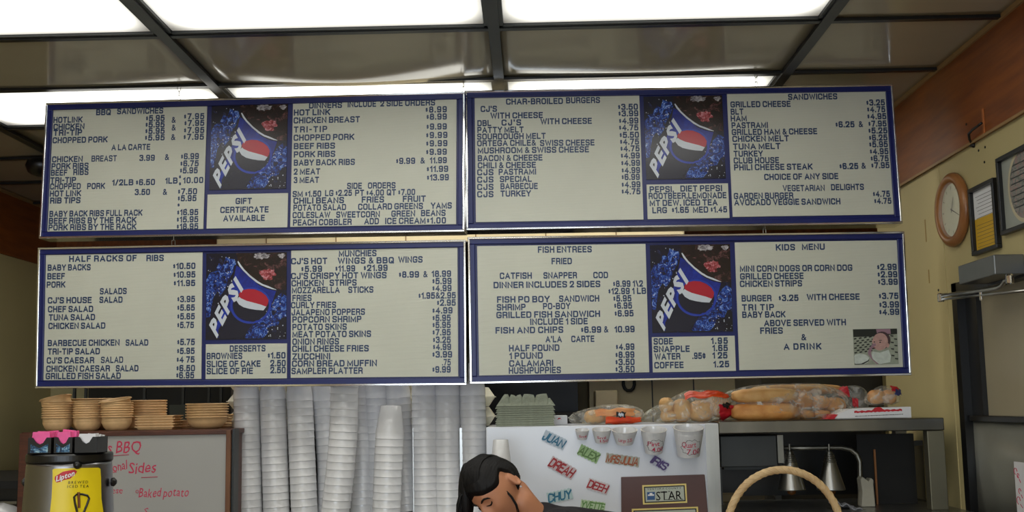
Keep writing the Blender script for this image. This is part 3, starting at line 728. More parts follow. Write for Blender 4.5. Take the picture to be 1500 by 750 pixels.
o = obj('pot_hook', bm, 'black', smooth=True); o.location = (c.x, 6.935, c.z); tag(o, 'black U-shaped hook on the olive cabinet, above the left bread bag', 'hook')
c = P(870, 579, 6.7); bm = bmesh.new(); bx(bm, .03, .17, 0, .2, -.06, .05)
o = obj('steel_box', bm, 'hood', bevel=.008); o.location = (c.x-.02, 6.72, c.z-.02); tag(o, 'small pale metal box before the olive cabinet, left of the black hook', 'box')
x0, x1 = P(1114, 590, 5.7).x, P(1268, 590, 5.7).x
o = obj('upright_freezer', box(x0, x1+.1, 5.7, 6.4, 0, 1.78), mat('dark_olive', (70, 66, 54), .5, .3), bevel=.01); tag(o, 'dark upright freezer behind the long bread rolls', 'freezer')
obj('door_handle', box(x0+.05, x0+.08, 5.66, 5.7, .9, 1.5), 'steel', o)
# side counter at far left
a = P(38, 703, 4.8)
sc = thing('side_counter', 'dark counter beside the left wall, left of the whiteboard', 'counter', (0, 4.75, 0))
obj('top', box(XL+.002, a.x, 0, .9, a.z-.035, a.z), 'blackm', sc); obj('body', box(XL+.002, a.x-.02, .04, .88, 0, a.z-.035), 'black', sc)
obj('rail', box(XL+.002, a.x, -.03, 0, a.z-.10, a.z-.088), 'steel_dull', sc)
c = P(2, 744, 4.5); bm = bmesh.new(); bmesh.ops.create_uvsphere(bm, u_segments=20, v_segments=12, radius=1)
for v in bm.verts: v.co = Vector((v.co.x*.13, v.co.y*.1, v.co.z*(.11 if v.co.z > 0 else .14)))*(1+.12*noise.noise(v.co*3))
wb = obj('flour_bag', bm, 'foam', smooth=True); wb.location = (c.x-.02, 4.5, c.z-.09); tag(wb, 'white rounded bag at the lower left corner, beside the tea urn', 'bag')
bm = box(-.2, .2, -.14, .14, 0, c.z-.225); c = Vector((min(c.x, XL+.98), c.y, c.z)); o = obj('low_cabinet', bm, 'darkgrey'); o.location = (c.x-.02, 4.5, 0); tag(o, 'low dark cabinet at far left under the white bag', 'cabinet')

# ---------------------------------------------------------------- back counter line
ZS = P(880, 623, 4.42).z   # shelf level
ZK = 1.05
XA, XB_, XC, XD = P(30, 640, 4.42).x, P(343, 640, 4.42).x, P(712, 640, 4.42).x, P(1053, 640, 4.42).x
bc = thing('back_counter', 'long low counter against the kitchen line behind the person', 'counter', (0, 4.05, 0))
obj('worktop', box(XA, XR-.002, 0, .95, ZK-.04, ZK), 'steel', bc, bevel=.004); obj('cabinet_body', box(XA+.02, XR-.01, .04, .92, 0, ZK-.04), 'steel_dull', bc)
zl = P(180, 631, 4.42).z
wc = thing('storage_cabinet', 'dark wooden cabinet behind the whiteboard, bowls stand on it', 'cabinet', (0, 4.44, 0))
obj('body', box(XA+.01, XB_-.02, 0, .5, ZK, zl-.02), 'darkwood', wc); obj('top', box(XA, XB_-.01, -.015, .52, zl-.02, zl), 'darkwood', wc, bevel=.003)
# whiteboard
wbz0, wbz1 = ZK+.002, P(180, 632.5, 4.42).z
wb = thing('whiteboard', 'whiteboard with brown wooden frame and red handwriting, behind the tea urn', 'whiteboard', (0, 4.42, 0))
obj('surface', box(XA+.012, XB_-.012, .003, .01, wbz0+.01, wbz1-.012), mat('whiteboard_surface', (166, 165, 162), .35, var=.03, scale=3), wb)
for a in ((XA, XB_-.012, wbz1-.017, wbz1), (XA, XB_-.012, wbz0, wbz0+.014)): obj('frame_rail', box(a[0], a[1], -.008, .012, a[2], a[3]), 'darkwood', wb, bevel=.002)
for a, m_ in (((XA, XA+.045), 'darkwood'), ((XB_-.032, XB_-.012), 'stile')):
    if m_ == 'stile': M['stile'] = mat('light_brown_wood', (124, 82, 52), .45, scale=10, stretch=(6, 1, .6), col2=(98, 60, 36))
    obj('frame_stile', box(a[0], a[1], -.0085, .0125, wbz0, wbz1), m_, wb, bevel=.002)
def script(parent, text, x0, x1, y0, y1, cap, Y, m='marker', style='thin', loc=(0, 0, 0), sh=.15, d=.002, name='handwriting'):
    """marker lettering; (x0,y0)-(x1,y1) are the ends of the middle line, cap in pixels"""
    A = P(x0, y0, Y); B = P(x1, y1, Y); bm = bmesh.new(); c = cap*Y/CF; u_ = (B-A).normalized(); n_ = Vector((-u_.z, 0, u_.x)); L = Vector(loc)
    def fn(u, v, dd):
        p = A+(B-A)*u+n_*((v-.5)*c)+u_*(sh*(v-.5)*c); p = Vector((p.x, Y-d-dd*.003, p.z+.06*c*math.sin(u*19+v))); return p-L
    letters(bm, text, fn, style, gap=.1); return obj(name, bm, m, parent)
L0 = (0, 4.42, 0); Yw = 4.4225
for t, a, b, c, d, cp in (("'s BBQ", 155, 207, 656, 653, 17), ("onal", 165, 186, 685, 680, 13), ("Sides", 189, 229, 686, 683, 16), ("ese", 164, 180, 718, 718, 9), ("Baked potato", 204, 277, 722, 720, 13), ("S", 211, 217, 749, 749, 10)):
    script(wb, t, a, b, c, d, cp, Yw, loc=L0, style='thin', d=.0)
bm = bmesh.new()
for (a, b, c, d) in ((165, 667.5, 189, 666), (165, 692, 171, 691.5), (207, 699.5, 231, 698.5)):
    A, B = P(a, b, Yw), P(c, d, Yw); tube(bm, [(A.x, .0015, A.z), (B.x, .0015, B.z)], .0014, 5)
c = P(201, 720, Yw); tube(bm, [(c.x+.006*math.cos(t*PI/5), .0015, c.z+.006*math.sin(t*PI/5)) for t in range(11)], .0012, 5)
obj('underline', bm, 'marker', wb)

# cup rack
ZN = P(520, 627, 4.81).z
cr = thing('cup_rack', 'dark recessed rack that holds the tall foam cup stacks', 'rack', (0, 4.44, 0))
obj('back_panel', box(XB_, XC, .375, .56, ZK, ZN), 'black', cr)
obj('side_panel', box(XB_-.018, XB_-.002, -.01, .06, ZK, P(342, 628, 4.44).z), 'darkgrey', cr)
for px in (605.5, 675):
    x = P(px, 690, 4.6).x; obj('divider', box(x-.006, x+.006, .2, .37, ZK, P(px, 627, 4.6).z), 'steel', cr)
# foam containers on the rack
def clam(w, d, h):
    bm = bmesh.new(); q = .72
    for z0, z1, s0, s1 in ((0, h*.5, q, 1), (h*.5, h, 1, q)):
        vs = [bm.verts.new((sx*w/2*s, sy*d/2*s, z)) for z, s in ((z0, s0), (z1, s1)) for sx, sy in ((-1, -1), (1, -1), (1, 1), (-1, 1))]
        for f in ((0, 3, 2, 1), (4, 5, 6, 7), (0, 1, 5, 4), (1, 2, 6, 5), (2, 3, 7, 6), (3, 0, 4, 7)): bm.faces.new([vs[i] for i in f])
    bx(bm, -w/2-.004, w/2+.004, -d/2-.004, d/2+.004, h*.5-.002, h*.5+.002)
    return bm
me = bpy.data.meshes.new('foam_container'); b_ = clam(.2, .17, .085); bmesh.ops.recalc_face_normals(b_, faces=b_.faces[:]); b_.to_mesh(me); b_.free(); me.materials.append(M['foamcream'])
k = 0
for px in (362, 408, 455, 502, 550, 598, 646):
    for lv in range(3):
        o = bpy.data.objects.new('foam_container', me); COL.objects.link(o); x = P(px+8, 600, 4.89).x; o.location = (x+random.uniform(-.006, .006), 4.895, ZN+.0865*lv)
        pile = {362: 'leftmost pile', 408: 'second pile', 455: 'third pile', 502: 'fourth pile', 550: 'fifth pile', 598: 'sixth pile', 646: 'rightmost pile'}[px]; tag(o, f'cream foam box, {["bottom", "middle", "top"][lv]} of the {pile} behind the cup stacks', 'food box', 'foam boxes behind the cups')
x = P(708, 610, 4.72).x
for lv in range(2):
    o = bpy.data.objects.new('foam_container', me); COL.objects.link(o); o.location = (x-.052, 4.88-.07, ZN+.001+.0865*lv)
    tag(o, ('lower' if lv == 0 else 'upper')+' cream foam box peeking out between cups and pulp trays', 'food box', 'foam boxes beside the pulp trays')

# foam cups
def cup_profile(rt, rb, h, t=.0025):   # upside down: mouth at z=0
    return [(rt-t, 0), (rt+.0008, 0), (rt+.0011, .002), (rt-.0003, .0035), (rt-.0009, .0295), (rb, h-.002), (rb-.003, h), (0, h)]
def cup_mesh(rt, rb, h):
    bm = bmesh.new(); n = 28; rings = []
    for r, z in cup_profile(rt, rb, h)[:-1]+[(.0, h-.001)]:
        rings.append([bm.verts.new((r*math.cos(2*PI*i/n), r*math.sin(2*PI*i/n), z)) for i in range(n)] if r > 0 else [bm.verts.new((0, 0, z))])
    for a, b in zip(rings, rings[1:]):
        for i in range(n):
            if len(b) == 1: bm.faces.new((a[i], a[(i+1) % n], b[0]))
            else: bm.faces.new((a[i], a[(i+1) % n], b[(i+1) % n], b[i]))
    inner = [bm.verts.new(((rb-.004)*math.cos(2*PI*i/n), (rb-.004)*math.sin(2*PI*i/n), h-.005)) for i in range(n)]
    for i in range(n): bm.faces.new((rings[0][i], rings[0][(i+1) % n], inner[(i+1) % n], inner[i]))
    bm.faces.new(inner)
    bmesh.ops.recalc_face_normals(bm, faces=bm.faces[:]); m_ = bpy.data.meshes.new('foam_cup'); bm.to_mesh(m_); bm.free()
    m_.materials.append(M['foam']); m_.polygons.foreach_set('use_smooth', [True]*len(m_.polygons)); return m_
cupB = cup_mesh(.0580, .042, .142); cupL = cup_mesh(.0610, .044, .142)
STK = [  # x at y=750, x at the last rim, y of last rim, depth, name
 (365, 361.5, 584.5, 4.67, 'leftmost cup stack'), (405, 400, 586, 4.67, 'second cup stack from the left'), (446, 439, 588, 4.67, 'third cup stack from the left'),
 (484, 474, 588, 4.74, 'stack just left of the leaning one'), (532, 524, 584, 4.74, 'stack just right of the leaning one'),
 (491.5, 504, 556, 4.575, 'leaning front cup stack'), (556, 551.5, 584, 4.74, 'stack peeking out left of the short one'),
 (566, 570.5, 643, 4.56, 'short front cup stack'), (597, 583, 584, 4.74, 'stack peeking out right of the short one'),
 (624, 622, 580, 4.67, 'third cup stack from the right'), (657, 655, 580, 4.67, 'second cup stack from the right'), (697, 692, 580, 4.67, 'rightmost tall cup stack')]
for xb, xt, yt, Y, nm in STK:
    top = P(xt, yt, Y); bot = P(xb, 750, Y); k_ = (top.x-bot.x)/(top.z-bot.z)
    sp = .0305; n = int((top.z-ZK)/sp)+1; z0 = top.z-(n-1)*sp
    sp = (top.z-ZK)/(n-1)
    for i in range(n):
        z = ZK+i*sp; f = (z-bot.z)/(top.z-bot.z); bend = (.012*math.sin(f*PI) if 'leaning' in nm else .0)
        o = bpy.data.objects.new('foam_cup', cupL if 'front' in nm else cupB); COL.objects.link(o)
        o.location = (bot.x+k_*(z-bot.z)+bend+random.uniform(-.0004, .0004), Y, z+.0005); o.rotation_euler = (0, math.atan(k_), 0)
        tag(o, f'white foam cup, {nth(n-1-i)} from top of '.replace('topmost from top of', 'topmost of')+'the '+nm, 'cup', 'cups in the '+nm)
# short stack before the steel cabinet
cupS = cup_mesh(.043, .0295, .15)
tp = P(733.5, 644, 4.2)
for i in range(4):
    o = bpy.data.objects.new('foam_cup', cupS); COL.objects.link(o); z = ZK+.001+i*(tp.z-.15-ZK)/3
    o.location = (tp.x, 4.2, z); tag(o, f'white foam cup, {nth(3-i)} of the small stack behind the dark-haired person', 'cup', 'small cup stack behind the person')

# bowls and baskets on the storage cabinet
def bowl_mesh(r, rb, h, m='tan', t=.003, n=32):
    bm = bmesh.new(); prof = [(rb, 0), (rb+(r-rb)*.45, h*.22), (rb+(r-rb)*.8, h*.55), (r-.006, h-.0065), (r, h-.005), (r+.001, h-.0025), (r-.001, h), (r-t-.001, h-.001), (rb+(r-rb)*.8-t, h*.55), (rb+(r-rb)*.4, h*.22+t), (rb-.002, t)]
    rings = [[bm.verts.new((a*math.cos(2*PI*i/n), a*math.sin(2*PI*i/n), z)) for i in range(n)] for a, z in prof]
    for a, b in zip(rings, rings[1:]):
        for i in range(n): bm.faces.new((a[i], a[(i+1) % n], b[(i+1) % n], b[i]))
    bm.faces.new(rings[0][::-1]); bm.faces.new(rings[-1]); bmesh.ops.recalc_face_normals(bm, faces=bm.faces[:])
    m_ = bpy.data.meshes.new('bowl'); bm.to_mesh(m_); bm.free(); m_.materials.append(M[m]); m_.polygons.foreach_set('use_smooth', [True]*len(m_.polygons)); return m_
def bowls(x0, x1, Y, n, sp, h, rbf, desc, tilt=0, z0=None, grp=None):
    A, B = P(x0, 600, Y), P(x1, 600, Y); r = (B.x-A.x)/2; me = bowl_mesh(r, r*rbf, h)
    for i in range(n):
        o = bpy.data.objects.new('bowl', me); COL.objects.link(o); top = tilt and i == n-1
        o.location = ((A.x+B.x)/2, Y, (z0 or zl+.001)+i*sp+(abs(math.sin(tilt))*r*.6 if top else 0)); o.rotation_euler = (0.12 if top else 0, tilt if top else 0, i*.7)
        tag(o, ('tilted topmost ' if top else 'topmost ' if i == n-1 else nth(n-1-i)+' highest ')+desc, 'bowl', grp or desc)
bowls(63, 107, 4.58, 9, .0098, .060, .62, 'tan bowl in the leftmost bowl stack', tilt=-.2)
bowls(108, 150, 4.57, 8, .0098, .060, .62, 'tan bowl in the second bowl stack from left')
bowls(149, 194, 4.54, 8, .0098, .060, .62, 'tan bowl in the third bowl stack from left', tilt=.12)
bowls(100, 176, 4.80, 8, .0112, .062, .6, 'wide tan bowl in the pile behind the three left stacks')
bowls(178, 243, 4.78, 7, .0122, .055, .86, 'wide tan bowl in the straight pile behind the square baskets')
bowls(273, 334, 4.6, 6, .0112, .052, .55, 'wide tan bowl in the stack nearest the foam cups')
bowls(318, 342, 4.82, 4, .013, .02, .8, 'small tan dish behind the rightmost bowl stack')
def tray_mesh(w, d, h):
    bm = bmesh.new(); q = .84
    lo = [(-w/2*q, -d/2*q), (w/2*q, -d/2*q), (w/2*q, d/2*q), (-w/2*q, d/2*q)]; hi = [(-w/2, -d/2), (w/2, -d/2), (w/2, d/2), (-w/2, d/2)]
    A = [bm.verts.new((*p, 0)) for p in lo]; B = [bm.verts.new((*p, h)) for p in hi]; C = [bm.verts.new((p[0]*.94, p[1]*.94, h)) for p in hi]; D = [bm.verts.new((p[0]*.98, p[1]*.98, .003)) for p in lo]
    bm.faces.new(A[::-1]); bm.faces.new(D)
    E_ = [bm.verts.new((p[0]*.94, p[1]*.94, h-.004)) for p in hi]; G_ = [bm.verts.new((*p, h-.0035)) for p in hi]
    for X, Y_ in ((A, E_), (E_, G_), (G_, B), (B, C), (C, D)):
        for i in range(4): bm.faces.new((X[i], X[(i+1) % 4], Y_[(i+1) % 4], Y_[i]))
    bmesh.ops.recalc_face_normals(bm, faces=bm.faces[:]); m_ = bpy.data.meshes.new('square_basket'); bm.to_mesh(m_); bm.free(); m_.materials.append(M['tan']); return m_
def trays(x0, x1, Y, n, sp, h, desc):
    A, B = P(x0, 615, Y), P(x1, 615, Y); me = tray_mesh(B.x-A.x, .12, h)
    for i in range(n):
        o = bpy.data.objects.new('square_basket', me); COL.objects.link(o); o.location = ((A.x+B.x)/2, Y, zl+.001+i*sp); o.rotation_euler = (0, 0, .03*(i % 2))
        tag(o, ('topmost ' if i == n-1 else nth(n-1-i)+' highest ')+desc, 'basket', desc)
trays(205, 262, 4.58, 5, .0115, .014, 'square tan basket in the low pile in front of the wide bowls')
trays(235, 282, 4.78, 3, .0115, .014, 'square tan basket in the low pile left of the rightmost bowls')

# steel cabinet with magnets
sc_ = thing('steel_cabinet', 'white-grey steel cabinet with name cut-outs and sample cups on its front', 'cabinet', (0, 4.42, 0))
obj('body', box(XC, XD, 0, .56, ZK, ZS), 'enamel', sc_, bevel=.004)
obj('corner_strip', box(XD-.055, XD-.001, -.003, .0, ZK, ZS-.002), 'steel', sc_)
def cutout(text, a, b, cap, col, back, label):
    A = Vector((a[0]/3.947+780, a[1]/3.947+560)); B = Vector((b[0]/3.947+780, b[1]/3.947+560)); Y = 4.42
    pa, pb = P(*A, Y), P(*B, Y); mid = (pa+pb)/2; c = cap/3.947*Y/CF
    t = thing('name_cutout', label, 'sign', (mid.x, Y, mid.z), group='name cut-outs on the steel cabinet')
    u_ = (pb-pa); Lh = u_.length; u_.normalize(); n_ = Vector((-u_.z, 0, u_.x))
    # backing: wavy card around the word
    bm = bmesh.new(); pts = []; N = 22
    for i in range(N):
        s = i/(N-1); pts.append(mid-mid+u_*((s-.5)*Lh*1.05)+n_*(c*(.62+.06*math.sin(i*2.1))))
    for i in range(N):
        s = 1-i/(N-1); pts.append(u_*((s-.5)*Lh*1.05)-n_*(c*(.6+.06*math.sin(i*1.7))))
    vs = [bm.verts.new((p.x, -.0035, p.z)) for p in pts]; bm.faces.new(vs); g = bmesh.ops.extrude_face_region(bm, geom=bm.faces[:])
    bmesh.ops.translate(bm, verts=[q for q in g['geom'] if isinstance(q, bmesh.types.BMVert)], vec=(0, .002, 0))
    obj('card', bm, mat('card', back, .6, var=.05, scale=40), t)
    bm = bmesh.new()
    def fn(u, v, dd):
        p = u_*((u-.5)*Lh)+n_*((v-.5)*c*(1+.12*math.sin(u*23)))+u_*(.18*(v-.5)*c); return (p.x, -.0042-dd*.003, p.z)
    block(bm, text.replace('.', ''), lambda u, v, e: fn(u, v, e*50), .19, .0, .15); obj('lettering', bm, mat('ink', col, .5, var=.15, scale=60), t)
cutout('JUAN', (66, 305), (186, 362), 52, (38, 104, 138), (176, 190, 204), 'blue name cut-out at top left of the steel cabinet')
cutout('ALEX', (272, 388), (380, 440), 52, (88, 120, 64), (150, 182, 128), 'green name cut-out just under the smallest sample cups')
cutout('MRS JULIA', (428, 438), (612, 462), 46, (164, 84, 44), (172, 172, 160), 'orange-brown name cut-out with two words, in the middle')
cutout('IRIS', (692, 442), (778, 494), 46, (82, 62, 122), (186, 188, 206), 'purple name cut-out under the pint sample cup')
cutout('DREAH', (104, 458), (238, 532), 56, (156, 34, 40), (192, 178, 184), 'red slanting name cut-out at left, second from the top')
cutout('DEEH', (322, 584), (435, 620), 50, (160, 30, 42), (196, 186, 190), 'red name cut-out beside the brown plaque')
cutout('CHUY', (90, 672), (226, 642), 50, (36, 108, 140), (176, 198, 202), 'blue name cut-out just above the person\'s shoulder')
cutout('YVETTE', (282, 704), (416, 722), 42, (96, 140, 76), (176, 196, 164), 'green name cut-out at the bottom edge, left of the plaque')
def sample(x0, x1, yr, yb, xb0, xb1, label, lines, lt=.3):
    Y = 4.36; A, B = P(x0, yr, Y), P(x1, yr, Y); r = (B.x-A.x)/2; C0, C1 = P(xb0, yb, Y), P(xb1, yb, Y); rb = (C1.x-C0.x)/2; h = A.z-C0.z
    Y = 4.4185-max(rb, r*.97-h*.24); cx = (A.x+B.x)/2*Y/4.36; zc = 1.5+((C0.z)-1.5)*Y/4.36
    t = thing('sample_cup', label, 'cup', (cx, Y, zc), (math.radians(14), 0, 0), 'sample cups on the steel cabinet')
    bm = bmesh.new(); n = 32; prof = [(rb*.98, 0), (r*.94+rb*.04, h*.82), (r*.965, h*.84), (r*.985, h*.97), (r*1.02, h*.975), (r*1.02, h), (r*.95, h), (r*.9, h*.9), (rb*.93, .004)]
    lathe(bm, prof, n); obj('body', bm, 'foam', t, smooth=False)
    def onc(u, z, k=1.02):   # u metres round the front, z height
        rr = (rb+(r-rb)*z/h)*.99+.0012*k; a = u/rr; return (rr*math.sin(a), -rr*math.cos(a), z)
    w_ = r*1.15
    for i, tx in enumerate(lines):
        bm = bmesh.new(); cp = h*(.2 if len(lines) > 1 else .26); zc_ = h*(.5-.26*i if len(lines) > 1 else .42); off = (-.1+.35*i)*r if len(lines) > 1 else 0
        wd = w_*.85 if len(lines) > 1 else w_
        letters(bm, tx, lambda u, v, dd: onc(off+(u-.5)*wd, zc_+(v-.5)*cp+.05*cp*math.sin(u*9), 1.3+dd*.2), 'thin', gap=.05); obj('handwriting', bm, 'marker', t)
    if h > .06:
        bm = bmesh.new(); pts = [onc(lt*r+w_*.62*math.cos(q*PI/14)*(1+.09*math.cos(q*2.2)), h*.4+h*.27*math.sin(q*PI/14)*(1+.12*math.cos(q*2.2)), 1.1) for q in range(29)]
        tube(bm, pts, .0008, 4, False); obj('cloud_outline', bm, 'darkgrey', t)
sample(842.5, 863, 629, 643, 846.5, 860.5, 'smallest sample cup, leftmost on the steel cabinet', ['Sml'])
sample(867, 895, 628, 648, 871.5, 890.5, 'second sample cup from the left on the steel cabinet', ['Sml', '1.50'])
sample(896, 933, 629, 650, 901, 926, 'wide shallow sample cup in the middle of the row', ['Large 2.25'])
sample(937.5, 975.5, 628, 663, 943.5, 969, 'pint sample cup, second largest of the row', ['Pint', '4.00'], .1)
sample(985, 1029, 625, 667, 990, 1023, 'quart sample cup, largest and rightmost of the row', ['Quart', '7.00'], .1)

# plaque
pq = thing('award_plaque', 'brown award plaque with gold-lined nameplates on the steel cabinet', 'plaque', (P(972, 700, 4.42).x, 4.418, ZK))
ox = pq.location.x
def Q(x, y): p = P(x, y, 4.41); return (p.x-ox, p.z-ZK)
bm = bmesh.new(); poly(bm, [Q(909.8, 698.7), Q(1031.7, 695), Q(1036.5, 752), Q(910.2, 752)], -.02, 0); obj('board', bm, 'brown', pq, bevel=.002)
def quadframe(c, m1, m2, d):
    def ins(c, k):
        cx = sum(p[0] for p in c)/4; cy = sum(p[1] for p in c)/4; out = []
        for x, y in c: out.append((x+(k if x < cx else -k), y+(k if y < cy else -k)))
        return out
    bm = bmesh.new(); poly(bm, [Q(*p) for p in c], d, d+.002); obj('gold_line', bm, 'gold', pq)
    bm = bmesh.new(); poly(bm, [Q(*p) for p in ins(c, 2.3)], d-.0004, d); obj('dark_line', bm, 'black', pq)
    bm = bmesh.new(); poly(bm, [Q(*p) for p in ins(c, 4)], d-.0008, d); obj('nameplate', bm, m2, pq)
npm = mat('nameplate_grey', (176, 182, 170), .35)
quadframe([(940.3, 710.4), (1004.5, 708), (1006, 736), (941.4, 738.7)], 'gold', npm, -.022)
quadframe([(925, 745), (1021.6, 741.8), (1022.5, 756), (925.5, 758)], 'gold', npm, -.022)
def ptext(text, x0, x1, y0, y1, cap, style, gap, m='black'):
    bm = bmesh.new(); A = Q(x0, y0); B = Q(x1, y1); c = cap*4.41/CF
    letters(bm, text, lambda u, v, dd: (A[0]+(B[0]-A[0])*u, -.0232, A[1]+(B[1]-A[1])*u+(v-.5)*c), style, gap); obj('lettering', bm, m, pq)
ptext('VENTURA COUNTY', 947.5, 997, 716, 714.3, 2.6, 'thin', .35); ptext('STAR', 960.5, 998, 726, 724.6, 12.5, 'thin', .1)
bm = bmesh.new()   # serifs
for a, b, w_ in ((962, 731.8, 3.4), (967.5, 720.4, 2.6), (972, 719.6, 3.2), (979.5, 719.4, 3), (975.5, 731.4, 6), (982, 731.2, 5), (989, 731, 4.5), (992, 731, 4.5), (998, 730.8, 4)):
    x, z = Q(a, b); ww = w_*.5*4.41/CF; bx(bm, x-ww, x+ww, -.0234, -.0228, z-.0012, z+.0012)
obj('serifs', bm, 'black', pq)
bm = bmesh.new(); poly(bm, [Q(947.2, 720.5), Q(958.6, 720), Q(958.8, 731.6), Q(947.4, 732)], -.0234, -.0228); obj('emblem', bm, mat('plaque_blue', (44, 84, 136), .4), pq)
bm = bmesh.new(); poly(bm, [Q(948.5, 724), Q(957.5, 723.6), Q(957.5, 725.6), Q(948.5, 726)], -.0238, -.0234); poly(bm, [Q(951, 721.8), Q(955, 721.6), Q(955, 724), Q(951, 724)], -.0239, -.0234); obj('emblem_mark', bm, 'paper', pq)

# pulp drink carriers
def carrier(w, d, h, bumps):
    bm = bmesh.new(); nx, ny = 36, 20; V = {}
    for i in range(nx+1):
        for j in range(ny+1):
            u, v = i/nx, j/ny; e = min(u, 1-u, (v), (1-v)); z = 0
            if bumps: z = h*max(0, min(1, e/.13))*(.8+.2*abs(math.sin(u*3*PI))**.5)*(1-.3*(abs(math.sin(u*4.5*PI)) < .12))
            V[i, j] = bm.verts.new(((u-.5)*w, (v-.5)*d, z))
    for i in range(nx):
        for j in range(ny): bm.faces.new((V[i, j], V[i+1, j], V[i+1, j+1], V[i, j+1]))
    g = bmesh.ops.extrude_face_region(bm, geom=bm.faces[:]); bmesh.ops.translate(bm, verts=[q for q in g['geom'] if isinstance(q, bmesh.types.BMVert)], vec=(0, 0, -.004))
    m_ = bpy.data.meshes.new('pulp_tray'); bmesh.ops.recalc_face_normals(bm, faces=bm.faces[:]); bm.to_mesh(m_); bm.free(); m_.materials.append(M['pulp']); return m_
A, B = P(727.5, 600, 4.6), P(811.5, 600, 4.6); n = 10; zt = P(770, 594, 4.6).z; sp = (zt-ZS-.004)/(n-1)
pm = carrier(B.x-A.x, .2, .048, True)
pl_ = bpy.data.meshes.new('pulp_tray'); b_ = bmesh.new(); bx(b_, -(B.x-A.x)/2, (B.x-A.x)/2, -.1, .1, -.004, .0); bx(b_, -(B.x-A.x)/2+.003, (B.x-A.x)/2-.003, -.097, .097, 0, sp-.005); b_.to_mesh(pl_); b_.free(); pl_.materials.append(M['pulp'])
for i in range(n):
    o = bpy.data.objects.new('pulp_tray', pm if i == n-1 else pl_); COL.objects.link(o); o.location = ((A.x+B.x)/2+random.uniform(-.003, .003), 4.6, ZS+.005+i*sp); o.rotation_euler = (0, 0, random.uniform(-.015, .015))
    tag(o, 'topmost grey-green pulp tray, its cup domes showing' if i == n-1 else f'grey-green pulp drink tray, {nth(n-1-i)} from top of the stack on the steel cabinet', 'tray', 'pulp drink trays')
A, B = P(806, 620, 4.62), P(831, 606, 4.62)
wbx = obj('white_box', box(0, B.x-A.x, 0, .16, 0, B.z-A.z), 'paper', bevel=.002); wbx.location = (A.x, 4.62, ZS+.001); tag(wbx, 'small white box with a red mark between trays and bread bag', 'box')
bm = bmesh.new(); poly(bm, [(.03, .022), (.036, .03), (.044, .03), (.05, .022), (.044, .026), (.036, .024)], -.001); obj('red_mark', bm, 'red', wbx)

# ---------------------------------------------------------------- pass-through frame, shelf and bread
fz1 = P(1160, 615.5, 4.42).z; fz0 = P(1160, 634, 4.42).z
XE = P(1384.5, 640, 4.42).x
pf = thing('pass_through_frame', 'stainless steel pass-through frame with shelf top, right of the steel cabinet', 'shelf', (0, 4.42, ZK))
obj('top_shelf', box(XD+.001, XE, 0, .55, fz0-ZK, fz1-ZK), 'shelf_steel', pf, bevel=.004)
xp0 = P(1361, 680, 4.42).x; obj('post', box(xp0, P(1383.5, 640, 4.42).x, .001,   .05, 0, fz0-ZK-.001), 'post_steel', pf, bevel=.003)
obj('post', box(XE-.05, XE, .45, .5, 0, fz0-ZK), 'steel_dull', pf); obj('back_panel', box(XD+.01, XE, .8, .82, 0, fz0-ZK), 'black', pf)
obj('side_panel', box(xp0-.2, xp0+.05, .3, .305, .0, fz0-ZK-.02), 'blackm', pf)
x0, x1 = P(1054, 660, 4.7).x, P(1137, 660, 4.7).x; x2 = P(1146, 660, 4.7).x
gb = thing('warmer_box', 'dark grey warmer box in the pass-through, left of the heat lamps', 'food warmer', (0, 4.68, 0))
za, zb = P(1100, 638, 4.68).z, P(1100, 684, 4.68).z
obj('body', box(x0, x1, 0, .2, zb, za), 'darkgrey', gb, bevel=.004); obj('end_cap', box(x1+.001, x2, -.005, .18, zb+.015, za), 'steel_dull', gb)
obj('leg', box(x0, x0+.02, .1, .12, ZK, zb), 'darkgrey', gb)
# heat lamps
Yh = 4.7
def hp(x, y): p = P(x, y, Yh); return Vector((p.x, 0, p.z))
hb = thing('heat_lamp_rail', 'bent dull steel rail carrying the two heat lamps', 'rail', (0, Yh, 0))
bm = bmesh.new(); tube(bm, [hp(1141, 656.5), hp(1190, 656), hp(1232, 655.5), hp(1246, 658), hp(1255, 665), hp(1259.5, 676), hp(1260, 700), hp(1260, 752)], .0105, 10); obj('rail', bm, 'steel_dull', hb, smooth=True)
for cx, w_, nm in ((1159.5, 38, 'left'), (1217.5, 38, 'right')):
    a = P(cx-2.5, 660, Yh-.03); b = P(cx, 717, Yh-.03); t = thing('heat_lamp', f'{nm} cone-shaped steel heat lamp in the pass-through', 'lamp', (b.x, Yh-.03, b.z), group='cone heat lamps')
    h = a.z-b.z; r = 20*Yh/CF; bm = bmesh.new(); lathe(bm, [(r*.96, -.002), (r, 0), (r*.99, .004), (r*.22, h*.97), (r*.2, h), (0, h)], 32, M4=None); obj('shade', bm, 'steel', t, smooth=True)
    bm = bmesh.new()
    for k in range(5): z = h*(.70+.045*k); rr = r*(1-.8*z/h)+.0015; lathe(bm, [(rr, z), (rr+.001, z+.002), (rr, z+.004)], 20)
    obj('vent_rings', bm, 'steel_dull', t)
    bm = bmesh.new(); lathe(bm, [(.004, h), (.004, h+.028)], 8); obj('stem', bm, 'steel_dull', t)
    bm = bmesh.new(); lathe(bm, [(.0, -.025), (.018, -.018), (.022, 0), (.016, .03), (.0, .04)], 16); obj('bulb', bm, mat('amber_bulb', (96, 60, 30), .2), t, smooth=True)
